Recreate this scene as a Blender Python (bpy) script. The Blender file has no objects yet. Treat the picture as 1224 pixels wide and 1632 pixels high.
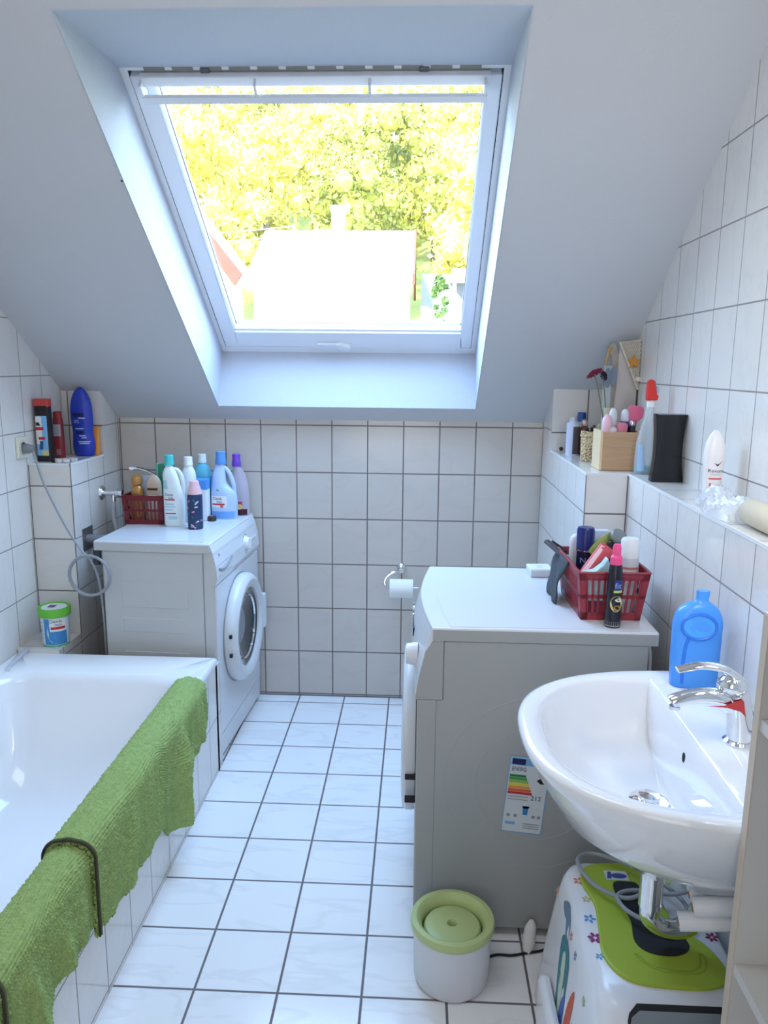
import bpy, bmesh, math, random
from math import sin, cos, pi, radians, sqrt
from mathutils import Vector, Matrix
random.seed(7)
C = bpy.context.scene.collection
S = bpy.context.scene

# ------------------------------------------------------------------ camera, light, exposure
cd = bpy.data.cameras.new('camera'); cam = bpy.data.objects.new('camera', cd); C.objects.link(cam)
cd.sensor_fit = 'VERTICAL'; cd.sensor_height = 24.0; cd.lens = 1230.0 / 1632.0 * 24.0
cd.clip_start = 0.02; cd.clip_end = 900
F = Vector((-0.04288126, 0.98131434, -0.18757231)); R = Vector((0.99892162, 0.0454568, 0.00944911)); U = Vector((-0.01779898, 0.18696484, 0.98220535))
m = Matrix(((R.x, U.x, -F.x, 0), (R.y, U.y, -F.y, 0), (R.z, U.z, -F.z, 1.48679), (0, 0, 0, 1)))
cam.matrix_world = m
S.camera = cam
S.view_settings.view_transform = 'Standard'; S.view_settings.look = 'None'
S.view_settings.gamma = 1.0; S.view_settings.use_curve_mapping = False
S.view_settings.exposure = 0.0

SKY_STRENGTH = 13.0
w = bpy.data.worlds.new('sky'); S.world = w; w.use_nodes = True
nt = w.node_tree; nt.nodes.clear()
tc = nt.nodes.new('ShaderNodeTexCoord'); sx = nt.nodes.new('ShaderNodeSeparateXYZ'); rp = nt.nodes.new('ShaderNodeValToRGB')
bg = nt.nodes.new('ShaderNodeBackground'); wo = nt.nodes.new('ShaderNodeOutputWorld')
nt.links.new(tc.outputs['Generated'], sx.inputs[0]); nt.links.new(sx.outputs['Z'], rp.inputs[0])
rp.color_ramp.elements[0].position = 0.0; rp.color_ramp.elements[0].color = (0.68, 0.82, 1.0, 1)
rp.color_ramp.elements[1].position = 0.8; rp.color_ramp.elements[1].color = (0.36, 0.60, 1.0, 1)
nt.links.new(rp.outputs[0], bg.inputs[0]); bg.inputs[1].default_value = SKY_STRENGTH
nt.links.new(bg.outputs[0], wo.inputs[0])

def sun(name, rot, energy, col, angle):
    l = bpy.data.lights.new(name, 'SUN'); l.energy = energy; l.color = col; l.angle = radians(angle)
    o = bpy.data.objects.new(name, l); C.objects.link(o); o.rotation_euler = [radians(a) for a in rot]; return o
sun('sun', (61, 0, -28), 12.5, (1.0, 0.93, 0.78), 0.6)      # stands behind the house, lights the hillside
def area(name, loc, rot, size, energy, col):
    l = bpy.data.lights.new(name, 'AREA'); l.shape = 'RECTANGLE'; l.size, l.size_y = size; l.energy = energy; l.color = col
    o = bpy.data.objects.new(name, l); C.objects.link(o); o.location = loc; o.rotation_euler = [radians(a) for a in rot]; return o
area('ceiling_fill', (-0.35, 1.20, 2.42), (0, 0, 0), (0.9, 0.5), 6.0, (0.95, 0.97, 1.0))  # unseen fill added under the ceiling to brighten the room, no fixture
area('rear_fill', (-0.25, -0.62, 1.45), (90, 0, 0), (0.8, 1.7), 9.0, (1.0, 0.97, 0.94))  # large unseen fill added behind the camera to lift the shaded fronts
area('vanity_light', (0.60, 1.02, 1.62), (66, 0, -25), (0.10, 0.35), 3.2, (0.97, 0.98, 1.0))
# portal so that the sky through the skylight is sampled well
pl = area('skylight_portal', (-0.30, 2.90, 2.05), (-35.2, 0, 0), (1.1, 1.35), 1.0, (1, 1, 1))
pl.data.cycles.is_portal = True

# ------------------------------------------------------------------ materials
def lin(c):
    return tuple(((x / 12.92) if x <= 0.04045 else ((x + 0.055) / 1.055) ** 2.4) for x in c)
def rgb(r, g, b): return lin((r / 255, g / 255, b / 255))
MATS = {}
def mat(name, col, rough=0.4, metal=0.0, trans=0.0, ior=1.45, noise=0.0, nscale=40, bump=0.0, bscale=200, sss=0.0, alpha=1.0, emit=0.0, coat=0.0):
    if name in MATS: return MATS[name]
    M = bpy.data.materials.new(name); M.use_nodes = True; t = M.node_tree; b = t.nodes['Principled BSDF']
    b.inputs['Base Color'].default_value = (*col, 1); b.inputs['Roughness'].default_value = rough
    b.inputs['Metallic'].default_value = metal; b.inputs['Transmission Weight'].default_value = trans; b.inputs['IOR'].default_value = ior
    b.inputs['Coat Weight'].default_value = coat
    if alpha < 1: b.inputs['Alpha'].default_value = alpha
    if sss: b.inputs['Subsurface Weight'].default_value = sss; b.inputs['Subsurface Radius'].default_value = (0.01, 0.01, 0.01)
    if emit: b.inputs['Emission Color'].default_value = (*col, 1); b.inputs['Emission Strength'].default_value = emit
    if noise:
        co = t.nodes.new('ShaderNodeTexCoord')
        n = t.nodes.new('ShaderNodeTexNoise'); n.inputs['Scale'].default_value = nscale; n.inputs['Detail'].default_value = 4
        t.links.new(co.outputs['Object'], n.inputs['Vector'])
        x = t.nodes.new('ShaderNodeMix'); x.data_type = 'RGBA'
        x.inputs[6].default_value = (*[c * (1 - noise) for c in col], 1); x.inputs[7].default_value = (*[min(1, c * (1 + noise)) for c in col], 1)
        t.links.new(n.outputs['Fac'], x.inputs[0]); t.links.new(x.outputs[2], b.inputs['Base Color'])
    if bump:
        co = t.nodes.new('ShaderNodeTexCoord')
        n = t.nodes.new('ShaderNodeTexNoise'); n.inputs['Scale'].default_value = bscale; n.inputs['Detail'].default_value = 3
        t.links.new(co.outputs['Object'], n.inputs['Vector'])
        bb = t.nodes.new('ShaderNodeBump'); bb.inputs['Strength'].default_value = bump; bb.inputs['Distance'].default_value = 0.002
        t.links.new(n.outputs['Fac'], bb.inputs['Height']); t.links.new(bb.outputs[0], b.inputs['Normal'])
    MATS[name] = M; return M

def tile_mat(name, ua, uo, up, va, vo, vp, col, grout, rough=0.12, gw=0.0050, vein=0.035):
    M = bpy.data.materials.new(name); M.use_nodes = True; t = M.node_tree; b = t.nodes['Principled BSDF']; L = t.links
    g = t.nodes.new('ShaderNodeNewGeometry'); s = t.nodes.new('ShaderNodeSeparateXYZ'); L.new(g.outputs['Position'], s.inputs[0])
    def mth(op, a, bb=None, c=None):
        n = t.nodes.new('ShaderNodeMath'); n.operation = op
        for i, v in enumerate((a, bb, c)):
            if v is None: continue
            if isinstance(v, (int, float)): n.inputs[i].default_value = v
            else: L.new(v, n.inputs[i])
        return n.outputs[0]
    masks = []; cells = []
    for ax, off, pit in ((ua, uo, up), (va, vo, vp)):
        q = mth('DIVIDE', mth('SUBTRACT', s.outputs['XYZ'.index(ax)], off), pit)
        cells.append(mth('FLOOR', q))
        d = mth('ABSOLUTE', mth('SUBTRACT', mth('FRACT', mth('ADD', q, 0.5)), 0.5))   # 0 on the joint
        masks.append(mth('MULTIPLY', d, pit))
    d = mth('MINIMUM', masks[0], masks[1])
    mr = t.nodes.new('ShaderNodeMapRange'); mr.interpolation_type = 'SMOOTHSTEP'
    mr.inputs['From Min'].default_value = gw * 0.35; mr.inputs['From Max'].default_value = gw * 0.65
    L.new(d, mr.inputs['Value'])
    # per-tile random offset of the marbling
    cx = t.nodes.new('ShaderNodeCombineXYZ'); L.new(cells[0], cx.inputs[0]); L.new(cells[1], cx.inputs[1])
    wn = t.nodes.new('ShaderNodeTexWhiteNoise'); wn.noise_dimensions = '2D'; L.new(cx.outputs[0], wn.inputs['Vector'])
    vm = t.nodes.new('ShaderNodeVectorMath'); vm.operation = 'MULTIPLY_ADD'
    L.new(wn.outputs['Color'], vm.inputs[0]); vm.inputs[1].default_value = (30, 30, 30); L.new(g.outputs['Position'], vm.inputs[2])
    mp = t.nodes.new('ShaderNodeMapping'); mp.inputs['Scale'].default_value = (2, 7, 4); mp.inputs['Rotation'].default_value = (0.5, 0.4, 0.5)
    L.new(vm.outputs[0], mp.inputs[0])
    nz = t.nodes.new('ShaderNodeTexNoise'); nz.inputs['Scale'].default_value = 1.6; nz.inputs['Detail'].default_value = 3; nz.inputs['Distortion'].default_value = 0.5
    L.new(mp.outputs[0], nz.inputs['Vector'])
    cr = t.nodes.new('ShaderNodeValToRGB'); e = cr.color_ramp.elements
    e[0].position = 0.50; e[0].color = (*col, 1); e[1].position = 0.60; e[1].color = (*col, 1)
    k = cr.color_ramp.elements.new(0.55); k.color = (*[c * (1 - vein) for c in col], 1)
    L.new(nz.outputs['Fac'], cr.inputs[0])
    mx = t.nodes.new('ShaderNodeMix'); mx.data_type = 'RGBA'; mx.inputs[6].default_value = (*grout, 1)
    L.new(mr.outputs[0], mx.inputs[0]); L.new(cr.outputs[0], mx.inputs[7]); L.new(mx.outputs[2], b.inputs['Base Color'])
    rr = t.nodes.new('ShaderNodeMapRange'); rr.inputs['To Min'].default_value = 0.75; rr.inputs['To Max'].default_value = rough
    L.new(mr.outputs[0], rr.inputs['Value']); L.new(rr.outputs[0], b.inputs['Roughness'])
    bu = t.nodes.new('ShaderNodeBump'); bu.inputs['Strength'].default_value = 0.5; bu.inputs['Distance'].default_value = 0.0015
    L.new(mr.outputs[0], bu.inputs['Height']); L.new(bu.outputs[0], b.inputs['Normal'])
    return M

WHITE_T = rgb(231, 227, 222); WHITE_B_SHADE = rgb(206, 198, 190); GROUT_W = rgb(118, 108, 106); GROUT_S = rgb(150, 144, 142); GROUT_F = rgb(112, 106, 110)  # one white tile: back wall shade and side wall brightness put into colour
tm_back = tile_mat('tile_back', 'X', -0.5227, 0.15323, 'Z', 1.2298, 0.2033, WHITE_B_SHADE, GROUT_W)
tm_side_r = tile_mat('tile_right', 'Y', 2.5814, 0.15323, 'Z', 1.2298, 0.2033, WHITE_T, GROUT_S, gw=0.004)
tm_ledge = tile_mat('tile_ledge', 'Y', 2.243, 0.1520, 'Z', 1.0325, 0.2033, WHITE_T, GROUT_S, gw=0.004)
tm_side_l = tile_mat('tile_left', 'Y', 2.645, 0.15323, 'Z', 1.2298, 0.2033, WHITE_T, GROUT_S, gw=0.004)
tm_pier_l = tile_mat('tile_pier_left', 'Y', 2.9585, 0.15323, 'Z', 1.0265, 0.2033, WHITE_T, GROUT_S, gw=0.004)
tm_pier_rs = tile_mat('tile_pier_right_side', 'Y', 2.411, 0.15323, 'Z', 1.0325, 0.2033, WHITE_T, GROUT_S, gw=0.004)
tm_pier_rf = tile_mat('tile_pier_right_front', 'X', 0.660, 0.15323, 'Z', 1.0325, 0.2033, WHITE_T, GROUT_W)
tm_pier_lf = tile_mat('tile_pier_left_front', 'X', -1.457, 0.161, 'Z', 1.0265, 0.2033, WHITE_T, GROUT_W)
tm_floor = tile_mat('tile_floor', 'X', -0.5174, 0.2025, 'Y', 3.213, 0.2025, rgb(242, 242, 243), GROUT_F, rough=0.14, gw=0.0062, vein=0.07)
tm_apron = tile_mat('tile_apron', 'Y', 2.034, 0.1545, 'Z', 0.216, 0.2033, WHITE_T, GROUT_S, gw=0.004)
tm_top = tile_mat('tile_ledge_top', 'Y', 2.411, 0.155, 'X', 0.40, 2.0, WHITE_T, GROUT_W)

plaster = mat('ceiling_plaster', rgb(206, 206, 208), 0.95, noise=0.02, nscale=3, bump=0.25, bscale=120)
plaster_rev = mat('reveal_plaster', rgb(196, 200, 210), 0.95, bump=0.6, bscale=260)
white_pl = mat('white_plastic', rgb(236, 237, 240), 0.28)
white_enamel = mat('white_enamel', rgb(216, 218, 222), 0.22, noise=0.01, nscale=6)
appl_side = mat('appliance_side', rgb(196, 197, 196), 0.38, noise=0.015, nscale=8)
dryer_side_shaded = mat('dryer_side_shaded', rgb(164, 166, 165), 0.38, noise=0.015, nscale=8)  # grey-white sheet darkened: the shade on this side is in the colour
ceramic = mat('sink_ceramic', rgb(236, 238, 242), 0.08, coat=0.5)
tub_enamel = mat('tub_enamel', rgb(243, 243, 244), 0.10, coat=0.4)
chrome = mat('chrome', (0.82, 0.83, 0.85), 0.07, metal=1.0)
dark = mat('dark_gap', rgb(28, 28, 32), 0.6)
black_pl = mat('black_plastic', rgb(22, 22, 26), 0.45)
grey_pl = mat('grey_plastic', rgb(150, 152, 155), 0.5)
grey_hose = mat('grey_cable', rgb(150, 154, 160), 0.45)
redb = mat('maroon_plastic', rgb(122, 34, 40), 0.35, noise=0.05)
redb2 = mat('red_plastic', rgb(152, 54, 64), 0.35, noise=0.05)
lime = mat('lime_rubber', rgb(168, 188, 62), 0.42, noise=0.02)
bin_green = mat('pistachio_plastic', rgb(186, 200, 138), 0.3)
frame_white = mat('window_frame_white', rgb(235, 236, 240), 0.35)
label_white = mat('label_white', rgb(238, 238, 238), 0.45)
ink = mat('ink_dark', rgb(40, 40, 70), 0.5)
ink_red = mat('ink_red', rgb(205, 40, 50), 0.5)
ink_grey = mat('ink_grey', rgb(140, 145, 150), 0.5)

# ------------------------------------------------------------------ geometry helpers
class G:
    def __init__(s): s.v = []; s.f = []
    def add(s, vs, fs):
        o = len(s.v); s.v += [tuple(p) for p in vs]; s.f += [tuple(i + o for i in f) for f in fs]; return s
    def box(s, x0, x1, y0, y1, z0, z1):
        return s.add([(x0, y0, z0), (x1, y0, z0), (x1, y1, z0), (x0, y1, z0), (x0, y0, z1), (x1, y0, z1), (x1, y1, z1), (x0, y1, z1)],
                     [(0, 3, 2, 1), (4, 5, 6, 7), (0, 1, 5, 4), (1, 2, 6, 5), (2, 3, 7, 6), (3, 0, 4, 7)])
    def loft(s, rings, cap0=True, cap1=True, closed=True):
        n = len(rings[0]); vs = [p for r in rings for p in r]; fs = []
        for k in range(len(rings) - 1):
            for i in range(n if closed else n - 1):
                j = (i + 1) % n; fs.append((k * n + i, k * n + j, (k + 1) * n + j, (k + 1) * n + i))
        if cap0: fs.append(tuple(range(n - 1, -1, -1)))
        if cap1: fs.append(tuple((len(rings) - 1) * n + i for i in range(n)))
        return s.add(vs, fs)
    def lathe(s, prof, seg=32, c=(0, 0, 0), cap0=True, cap1=True, axis='Z'):
        rings = []
        for r, z in prof:
            ring = []
            for i in range(seg):
                a = 2 * pi * i / seg; p = (r * cos(a), r * sin(a), z)
                if axis == 'X': p = (z, p[0], p[1])
                if axis == 'Y': p = (p[0], -z, p[1])
                ring.append((c[0] + p[0], c[1] + p[1], c[2] + p[2]))
            rings.append(ring)
        return s.loft(rings, cap0, cap1)
    def tube(s, pts, r, seg=10, smooth=0, closed=False, caps=True):
        P = [Vector(p) for p in pts]
        if smooth: P = catmull(P, smooth, closed)
        n = len(P); rr = r if callable(r) else (lambda t: r)
        rings = []; up = None
        for i in range(n):
            if closed: t = (P[(i + 1) % n] - P[i - 1]).normalized()
            else: t = (P[min(i + 1, n - 1)] - P[max(i - 1, 0)]).normalized()
            if up is None:
                up = Vector((0, 0, 1)) if abs(t.z) < 0.9 else Vector((1, 0, 0))
            a = t.cross(up).normalized(); up = a.cross(t).normalized()
            q = rr(i / max(1, n - 1))
            if isinstance(q, tuple): ra, rb = q
            else: ra = rb = q
            rings.append([tuple(P[i] + a * cos(2 * pi * k / seg) * ra + up * sin(2 * pi * k / seg) * rb) for k in range(seg)])
        if closed: rings.append(rings[0])
        return s.loft(rings, caps and not closed, caps and not closed)
    def prism(s, poly, ax, a, b):
        """poly: 2-D outline in the two axes other than ax, extruded from a to b along ax"""
        def P(u, v, w): return {'X': (w, u, v), 'Y': (u, w, v), 'Z': (u, v, w)}[ax]
        n = len(poly); vs = [P(u, v, a) for u, v in poly] + [P(u, v, b) for u, v in poly]
        return s.add(vs, [tuple(range(n - 1, -1, -1)), tuple(range(n, 2 * n))] + [(i, (i + 1) % n, n + (i + 1) % n, n + i) for i in range(n)])
    def sphere(s, c, r, sc=(1, 1, 1), seg=20, rings=12):
        return s.loft([[(c[0] + sc[0] * r * sin(pi * k / rings) * cos(2 * pi * i / seg), c[1] + sc[1] * r * sin(pi * k / rings) * sin(2 * pi * i / seg),
                         c[2] - sc[2] * r * cos(pi * k / rings)) for i in range(seg)] for k in range(0, rings + 1)], True, True)
    def grid(s, rows):
        n = len(rows[0])
        return s.add([p for r in rows for p in r], [(k * n + i, k * n + i + 1, (k + 1) * n + i + 1, (k + 1) * n + i) for k in range(len(rows) - 1) for i in range(n - 1)])
    def rot(s, M_, since=0):
        s.v = s.v[:since] + [tuple(M_ @ Vector(p)) for p in s.v[since:]]; return s
    def build(s, name, material, parent=None, smooth=35, bevel=0.0, bseg=2, loc=None, solid=0.0, sub=0, recalc=True):
        me = bpy.data.meshes.new(name); bm = bmesh.new()
        vs = [bm.verts.new(p) for p in s.v]
        for f in s.f:
            try: bm.faces.new([vs[i] for i in f])
            except ValueError: pass
        bmesh.ops.remove_doubles(bm, verts=bm.verts, dist=1e-6)
        if recalc: bmesh.ops.recalc_face_normals(bm, faces=bm.faces)
        bm.to_mesh(me); bm.free()
        if smooth: me.shade_smooth(); me.set_sharp_from_angle(angle=radians(smooth))
        me.materials.append(material)
        o = bpy.data.objects.new(name, me); C.objects.link(o)
        if parent: o.parent = parent
        if loc: o.location = loc
        if solid: md = o.modifiers.new('solid', 'SOLIDIFY'); md.thickness = solid; md.offset = -1
        if bevel: md = o.modifiers.new('bevel', 'BEVEL'); md.width = bevel; md.segments = bseg; md.limit_method = 'ANGLE'; md.angle_limit = radians(40)
        if sub: md = o.modifiers.new('sub', 'SUBSURF'); md.levels = sub; md.render_levels = sub
        return o

def catmull(P, n, closed=False):
    out = []; m_ = len(P)
    rng = range(m_ if closed else m_ - 1)
    for i in rng:
        if closed: p0, p1, p2, p3 = P[i - 1], P[i], P[(i + 1) % m_], P[(i + 2) % m_]
        else: p0, p1, p2, p3 = P[max(i - 1, 0)], P[i], P[i + 1], P[min(i + 2, m_ - 1)]
        for k in range(n):
            t = k / n
            out.append(0.5 * ((2 * p1) + (p2 - p0) * t + (2 * p0 - 5 * p1 + 4 * p2 - p3) * t * t + (3 * p1 - p0 - 3 * p2 + p3) * t ** 3))
    if not closed: out.append(P[-1])
    return out

def tag(o, label, cat, group=None, kind=None):
    o['label'] = label; o['category'] = cat
    if group: o['group'] = group
    if kind: o['kind'] = kind
    return o
def thing(name, label, cat, loc=(0, 0, 0), rz=0.0, group=None, rot=None):
    o = bpy.data.objects.new(name, None); C.objects.link(o); o.location = loc
    o.rotation_euler = rot if rot else (0, 0, radians(rz)); o.empty_display_size = 0.02
    return tag(o, label, cat, group)
def struct(o): o['kind'] = 'structure'; return o

def flat_text(body, size):
    cu = bpy.data.curves.new('t', 'FONT'); cu.body = body; cu.size = size; cu.align_x = 'CENTER'; cu.align_y = 'CENTER'; cu.resolution_u = 3
    o = bpy.data.objects.new('t', cu); C.objects.link(o)
    dg = bpy.context.evaluated_depsgraph_get(); me = bpy.data.meshes.new_from_object(o.evaluated_get(dg))
    vs = [tuple(v.co) for v in me.vertices]; fs = [tuple(p.vertices) for p in me.polygons]
    bpy.data.objects.remove(o); bpy.data.curves.remove(cu); bpy.data.meshes.remove(me)
    return vs, fs
def text(name, body, size, surf, u, v, material, parent, off=0.0007, slant=0.0, stretch=1.0):
    vs, fs = flat_text(body, size); g = G()
    g.add([surf(u + x * stretch, v + y + slant * x, off) for x, y, z in vs], fs)
    return g.build(name, material, parent, smooth=0, recalc=False)
def patch(name, surf, u0, u1, v0, v1, material, parent, off=0.0004, nu=14, nv=8, shape=None):
    g = G(); rows = []
    for k in range(nv + 1):
        v = v0 + (v1 - v0) * k / nv; a, b = (u0, u1) if not shape else shape((k / nv), u0, u1)
        rows.append([surf(a + (b - a) * i / nu, v, off) for i in range(nu + 1)])
    g.grid(rows)
    return g.build(name, material, parent, smooth=30, recalc=False)

class Body:
    """bottle body of superelliptic sections (z, half width x, half depth y, centre x)"""
    def __init__(s, secs, n=2.4, seg=40, fine=4):
        P = [Vector((a[1], a[2], a[0], )) for a in secs]; cxs = [a[3] if len(a) > 3 else 0.0 for a in secs]
        Q = catmull(P, fine) if fine > 1 else P
        X = catmull([Vector((c, 0, 0)) for c in cxs], fine) if fine > 1 else [Vector((c, 0, 0)) for c in cxs]
        s.s = [(q.z, max(q.x, 1e-4), max(q.y, 1e-4), x.x) for q, x in zip(Q, X)]; s.n = n; s.seg = seg
    def at(s, z):
        S_ = s.s
        for i in range(len(S_) - 1):
            if S_[i][0] <= z <= S_[i + 1][0] and S_[i + 1][0] > S_[i][0]:
                t = (z - S_[i][0]) / (S_[i + 1][0] - S_[i][0]); return [a + (b - a) * t for a, b in zip(S_[i], S_[i + 1])]
        return S_[0] if z < S_[0][0] else S_[-1]
    def pt(s, th, z, off=0.0):
        _, hx, hy, cx = s.at(z); c, q = cos(th), sin(th); e = 2 / s.n
        x = math.copysign(abs(c) ** e, c) * hx; y = math.copysign(abs(q) ** e, q) * hy
        nx, ny = x / hx ** 2, y / hy ** 2; L = sqrt(nx * nx + ny * ny) or 1
        return (cx + x + nx / L * off, y + ny / L * off, z)
    def surf(s, u, z, off):
        _, hx, hy, cx = s.at(z)
        x = max(-0.97, min(0.97, u / hx))
        y = -hy * (1 - abs(x) ** s.n) ** (1 / s.n)
        X = x * hx; nx, ny = X / hx ** 2, y / hy ** 2; L = sqrt(nx * nx + ny * ny) or 1
        return (cx + X + nx / L * off, y + ny / L * off, z)
    def mesh(s, g, z0=None, z1=None):
        ss = [q for q in s.s if (z0 is None or q[0] >= z0) and (z1 is None or q[0] <= z1)]
        rings = []
        for q in ss:
            ring = []
            for i in range(s.seg):
                th = 2 * pi * i / s.seg; c, k = cos(th), sin(th); e = 2 / s.n
                ring.append((q[3] + math.copysign(abs(c) ** e, c) * q[1], math.copysign(abs(k) ** e, k) * q[2], q[0]))
            rings.append(ring)
        return g.loft(rings)

def slz(Y, off=0.0): return 1.252 + off + 0.705 * (3.287 - Y)

# ------------------------------------------------------------------ room
XL, XR, YB, ZC = -1.457, 0.767, 3.287, 2.45
YF = -0.7
struct(G().box(XL - 0.1, XR + 0.1, YF - 0.1, YB + 0.1, -0.12, 0).build('floor', tm_floor, smooth=0))
def sheet(name, pts, material, smooth=0):
    return struct(G().add(pts, [tuple(range(len(pts)))]).build(name, material, smooth=0, solid=0.0, recalc=False))
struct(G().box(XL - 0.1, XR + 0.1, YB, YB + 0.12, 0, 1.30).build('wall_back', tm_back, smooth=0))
# side walls follow the roof slope
side = [(YF - 0.1, 0), (YB + 0.05, 0), (YB + 0.05, slz(YB) + 0.02), (1.586, ZC + 0.03), (YF - 0.1, ZC + 0.03)]
struct(G().prism(side, 'X', XL - 0.12, XL).build('wall_left', tm_side_l, smooth=0))
struct(G().prism(side, 'X', XR, XR + 0.12).build('wall_right', tm_side_r, smooth=0))
struct(G().box(XL - 0.1, XR + 0.1, YF - 0.12, YF, 0, ZC + 0.05).build('wall_front', plaster, smooth=0))
# sloped ceiling, thick enough to carry the skylight shaft
OX0, OX1 = -0.835, 0.233
cl = G()
full = [(1.586, slz(1.586)), (YB + 0.12, slz(YB + 0.12)), (YB + 0.12, slz(YB + 0.12, 0.36)), (1.586, slz(1.586, 0.36))]
cl.prism(full, 'X', XL - 0.12, OX0); cl.prism(full, 'X', OX1, XR + 0.12)
low = [(3.205, slz(3.205)), (YB + 0.12, slz(YB + 0.12)), (YB + 0.12, slz(YB + 0.12, 0.36)), (3.315, slz(3.315, 0.36)), (3.305, slz(3.305, 0.30))]
up = [(1.586, slz(1.586)), (1.861, slz(1.861)), (2.26, slz(2.26, 0.30)), (2.25, slz(2.25, 0.36)), (1.586, slz(1.586, 0.36))]
cl.prism(low, 'X', OX0, OX1); cl.prism(up, 'X', OX0, OX1)
cl.box(XL - 0.12, XR + 0.12, YF - 0.12, 1.60, ZC, ZC + 0.2)
struct(cl.build('ceiling', plaster, smooth=0))
# brighter textured plaster lining of the skylight shaft
rv = G()
def rq(a, b, c_, d): rv.add([a, b, c_, d], [(0, 1, 2, 3)])
e = 0.002
A = (1.861, slz(1.861)); B = (2.26, slz(2.26, 0.3)); Cc = (3.305, slz(3.305, 0.3)); D = (3.205, slz(3.205))
rv.prism([A, B, Cc, D], 'X', OX0 - 0.001, OX0 + e); rv.prism([A, B, Cc, D], 'X', OX1 - e, OX1 + 0.001)
rv.prism([D, Cc, (Cc[0] - e, Cc[1]), (D[0] - e, D[1] + 0.002)], 'X', OX0, OX1)
rv.prism([A, B, (B[0], B[1] - e), (A[0] + 0.003, A[1] - e)], 'X', OX0, OX1)
struct(rv.build('trim_1', plaster_rev, smooth=0))

tag(G().sphere((-0.8385, 2.250, 1.983), 0.0032, seg=10, rings=6).build('nail_head', dark), 'tiny dark nail head at the left edge of the skylight opening', 'nail')
# pipe boxings (tiled)
def boxing(name, parts):
    """parts: list of (G, material) joined as one structural mesh object"""
    me_g = G(); idx = []; mats_ = []
    for g, mt in parts:
        if mt not in mats_: mats_.append(mt)
        me_g.add(g.v, g.f); idx += [mats_.index(mt)] * len(g.f)
    me = bpy.data.meshes.new(name); me.from_pydata(me_g.v, [], me_g.f)
    for mt in mats_: me.materials.append(mt)
    for p, i in zip(me.polygons, idx): p.material_index = i
    o = bpy.data.objects.new(name, me); C.objects.link(o); return struct(o)
def quad(*p): return G().add(p, [tuple(range(len(p)))])
# left boxing: lower block with shelf at 1.112, upper block reaching the slope
x0, x1 = XL, -1.297
boxing('wall_left_boxing', [
    (quad((x1, 2.805, 0), (x1, YB, 0), (x1, YB, slz(YB) + .01), (x1, 3.12, slz(3.12) + .01), (x1, 3.12, 1.112), (x1, 2.805, 1.112)), tm_pier_l),
    (quad((x0, 2.805, 0), (x1, 2.805, 0), (x1, 2.805, 1.112), (x0, 2.805, 1.112)), tm_pier_lf),
    (quad((x0, 3.12, 1.112), (x1, 3.12, 1.112), (x1, 3.12, slz(3.12) + .01), (x0, 3.12, slz(3.12) + .01)), tile_mat('tile_up_left', 'X', -1.435, 0.15323, 'Z', 1.2298, 0.2033, WHITE_T, GROUT_W)),
    (quad((x0, 2.805, 1.112), (x1, 2.805, 1.112), (x1, 3.12, 1.112), (x0, 3.12, 1.112)), tm_pier_l)])
boxing('wall_left_plinth', [
    (quad((x0, 2.62, 0), (x1, 2.62, 0), (x1, 2.62, .45), (x0, 2.62, .45)), tm_pier_lf),
    (quad((x1, 2.62, 0), (x1, 2.805, 0), (x1, 2.805, .45), (x1, 2.62, .45)), tm_pier_l),
    (quad((x0, 2.62, .45), (x1, 2.62, .45), (x1, 2.805, .45), (x0, 2.805, .45)), tm_pier_l)])
# right boxing
x0, x1, zt = 0.525, XR, 1.16
boxing('wall_right_boxing', [
    (quad((x0, 2.411, 0), (x0, 2.411, zt), (x0, 3.079, zt), (x0, 3.079, slz(3.079) + .01), (x0, YB, slz(YB) + .01), (x0, YB, 0)), tm_pier_rs),
    (quad((x0, 2.411, 0), (x1, 2.411, 0), (x1, 2.411, zt), (x0, 2.411, zt)), tm_pier_rf),
    (quad((x0, 3.079, zt), (x1, 3.079, zt), (x1, 3.079, slz(3.079) + .01), (x0, 3.079, slz(3.079) + .01)), tile_mat('tile_up_right', 'X', 0.662, 0.15323, 'Z', 1.2298, 0.2033, WHITE_T, GROUT_W)),
    (quad((x0, 2.411, zt), (x1, 2.411, zt), (x1, 3.079, zt), (x0, 3.079, zt)), tm_top)])
boxing('wall_right_ledge', [
    (quad((0.655, YF, 0), (0.655, YF, zt), (0.655, 2.411, zt), (0.655, 2.411, 0)), tm_ledge),
    (quad((0.655, YF, zt), (XR, YF, zt), (XR, 2.411, zt), (0.655, 2.411, zt)), tm_top)])
edge_m = mat('tile_edge_trim', rgb(235, 236, 238), 0.3)
struct(G().box(0.6535, 0.657, YF, 2.411, 1.154, 1.1615).build('trim_2', edge_m, smooth=0))
struct(G().box(0.5235, 0.527, 2.411, 3.079, 1.154, 1.1615).box(0.5235, 0.655, 2.4095, 2.413, 1.154, 1.1615).build('trim_3', edge_m, smooth=0))
struct(G().box(-1.299, -1.2955, 2.8035, 3.12, 1.106, 1.1135).box(XL, -1.2955, 2.8035, 2.807, 1.106, 1.1135).build('trim_4', edge_m, smooth=0))
# grout lines of the inner and outer corners
gm = mat('corner_joint', rgb(112, 104, 106), 0.8)
struct(G().box(-1.300, -1.2962, YB - .003, YB + .001, 0, slz(YB)).box(0.5242, 0.528, YB - .003, YB + .001, 0, slz(YB))
       .box(XL, XL + .003, 2.8045, 2.808, .45, 1.106).box(-1.2975, -1.2955, 2.8038, 2.8065, .45, 1.106)
       .box(XL - .001, 0.53, YB - .004, YB, -.001, .004).box(0.5238, 0.5262, 2.4098, 2.4118, .86, 1.154).box(0.652, 0.6555, 2.4085, 2.4115, .0, 1.154).build('trim_5', gm, smooth=0))

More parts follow.
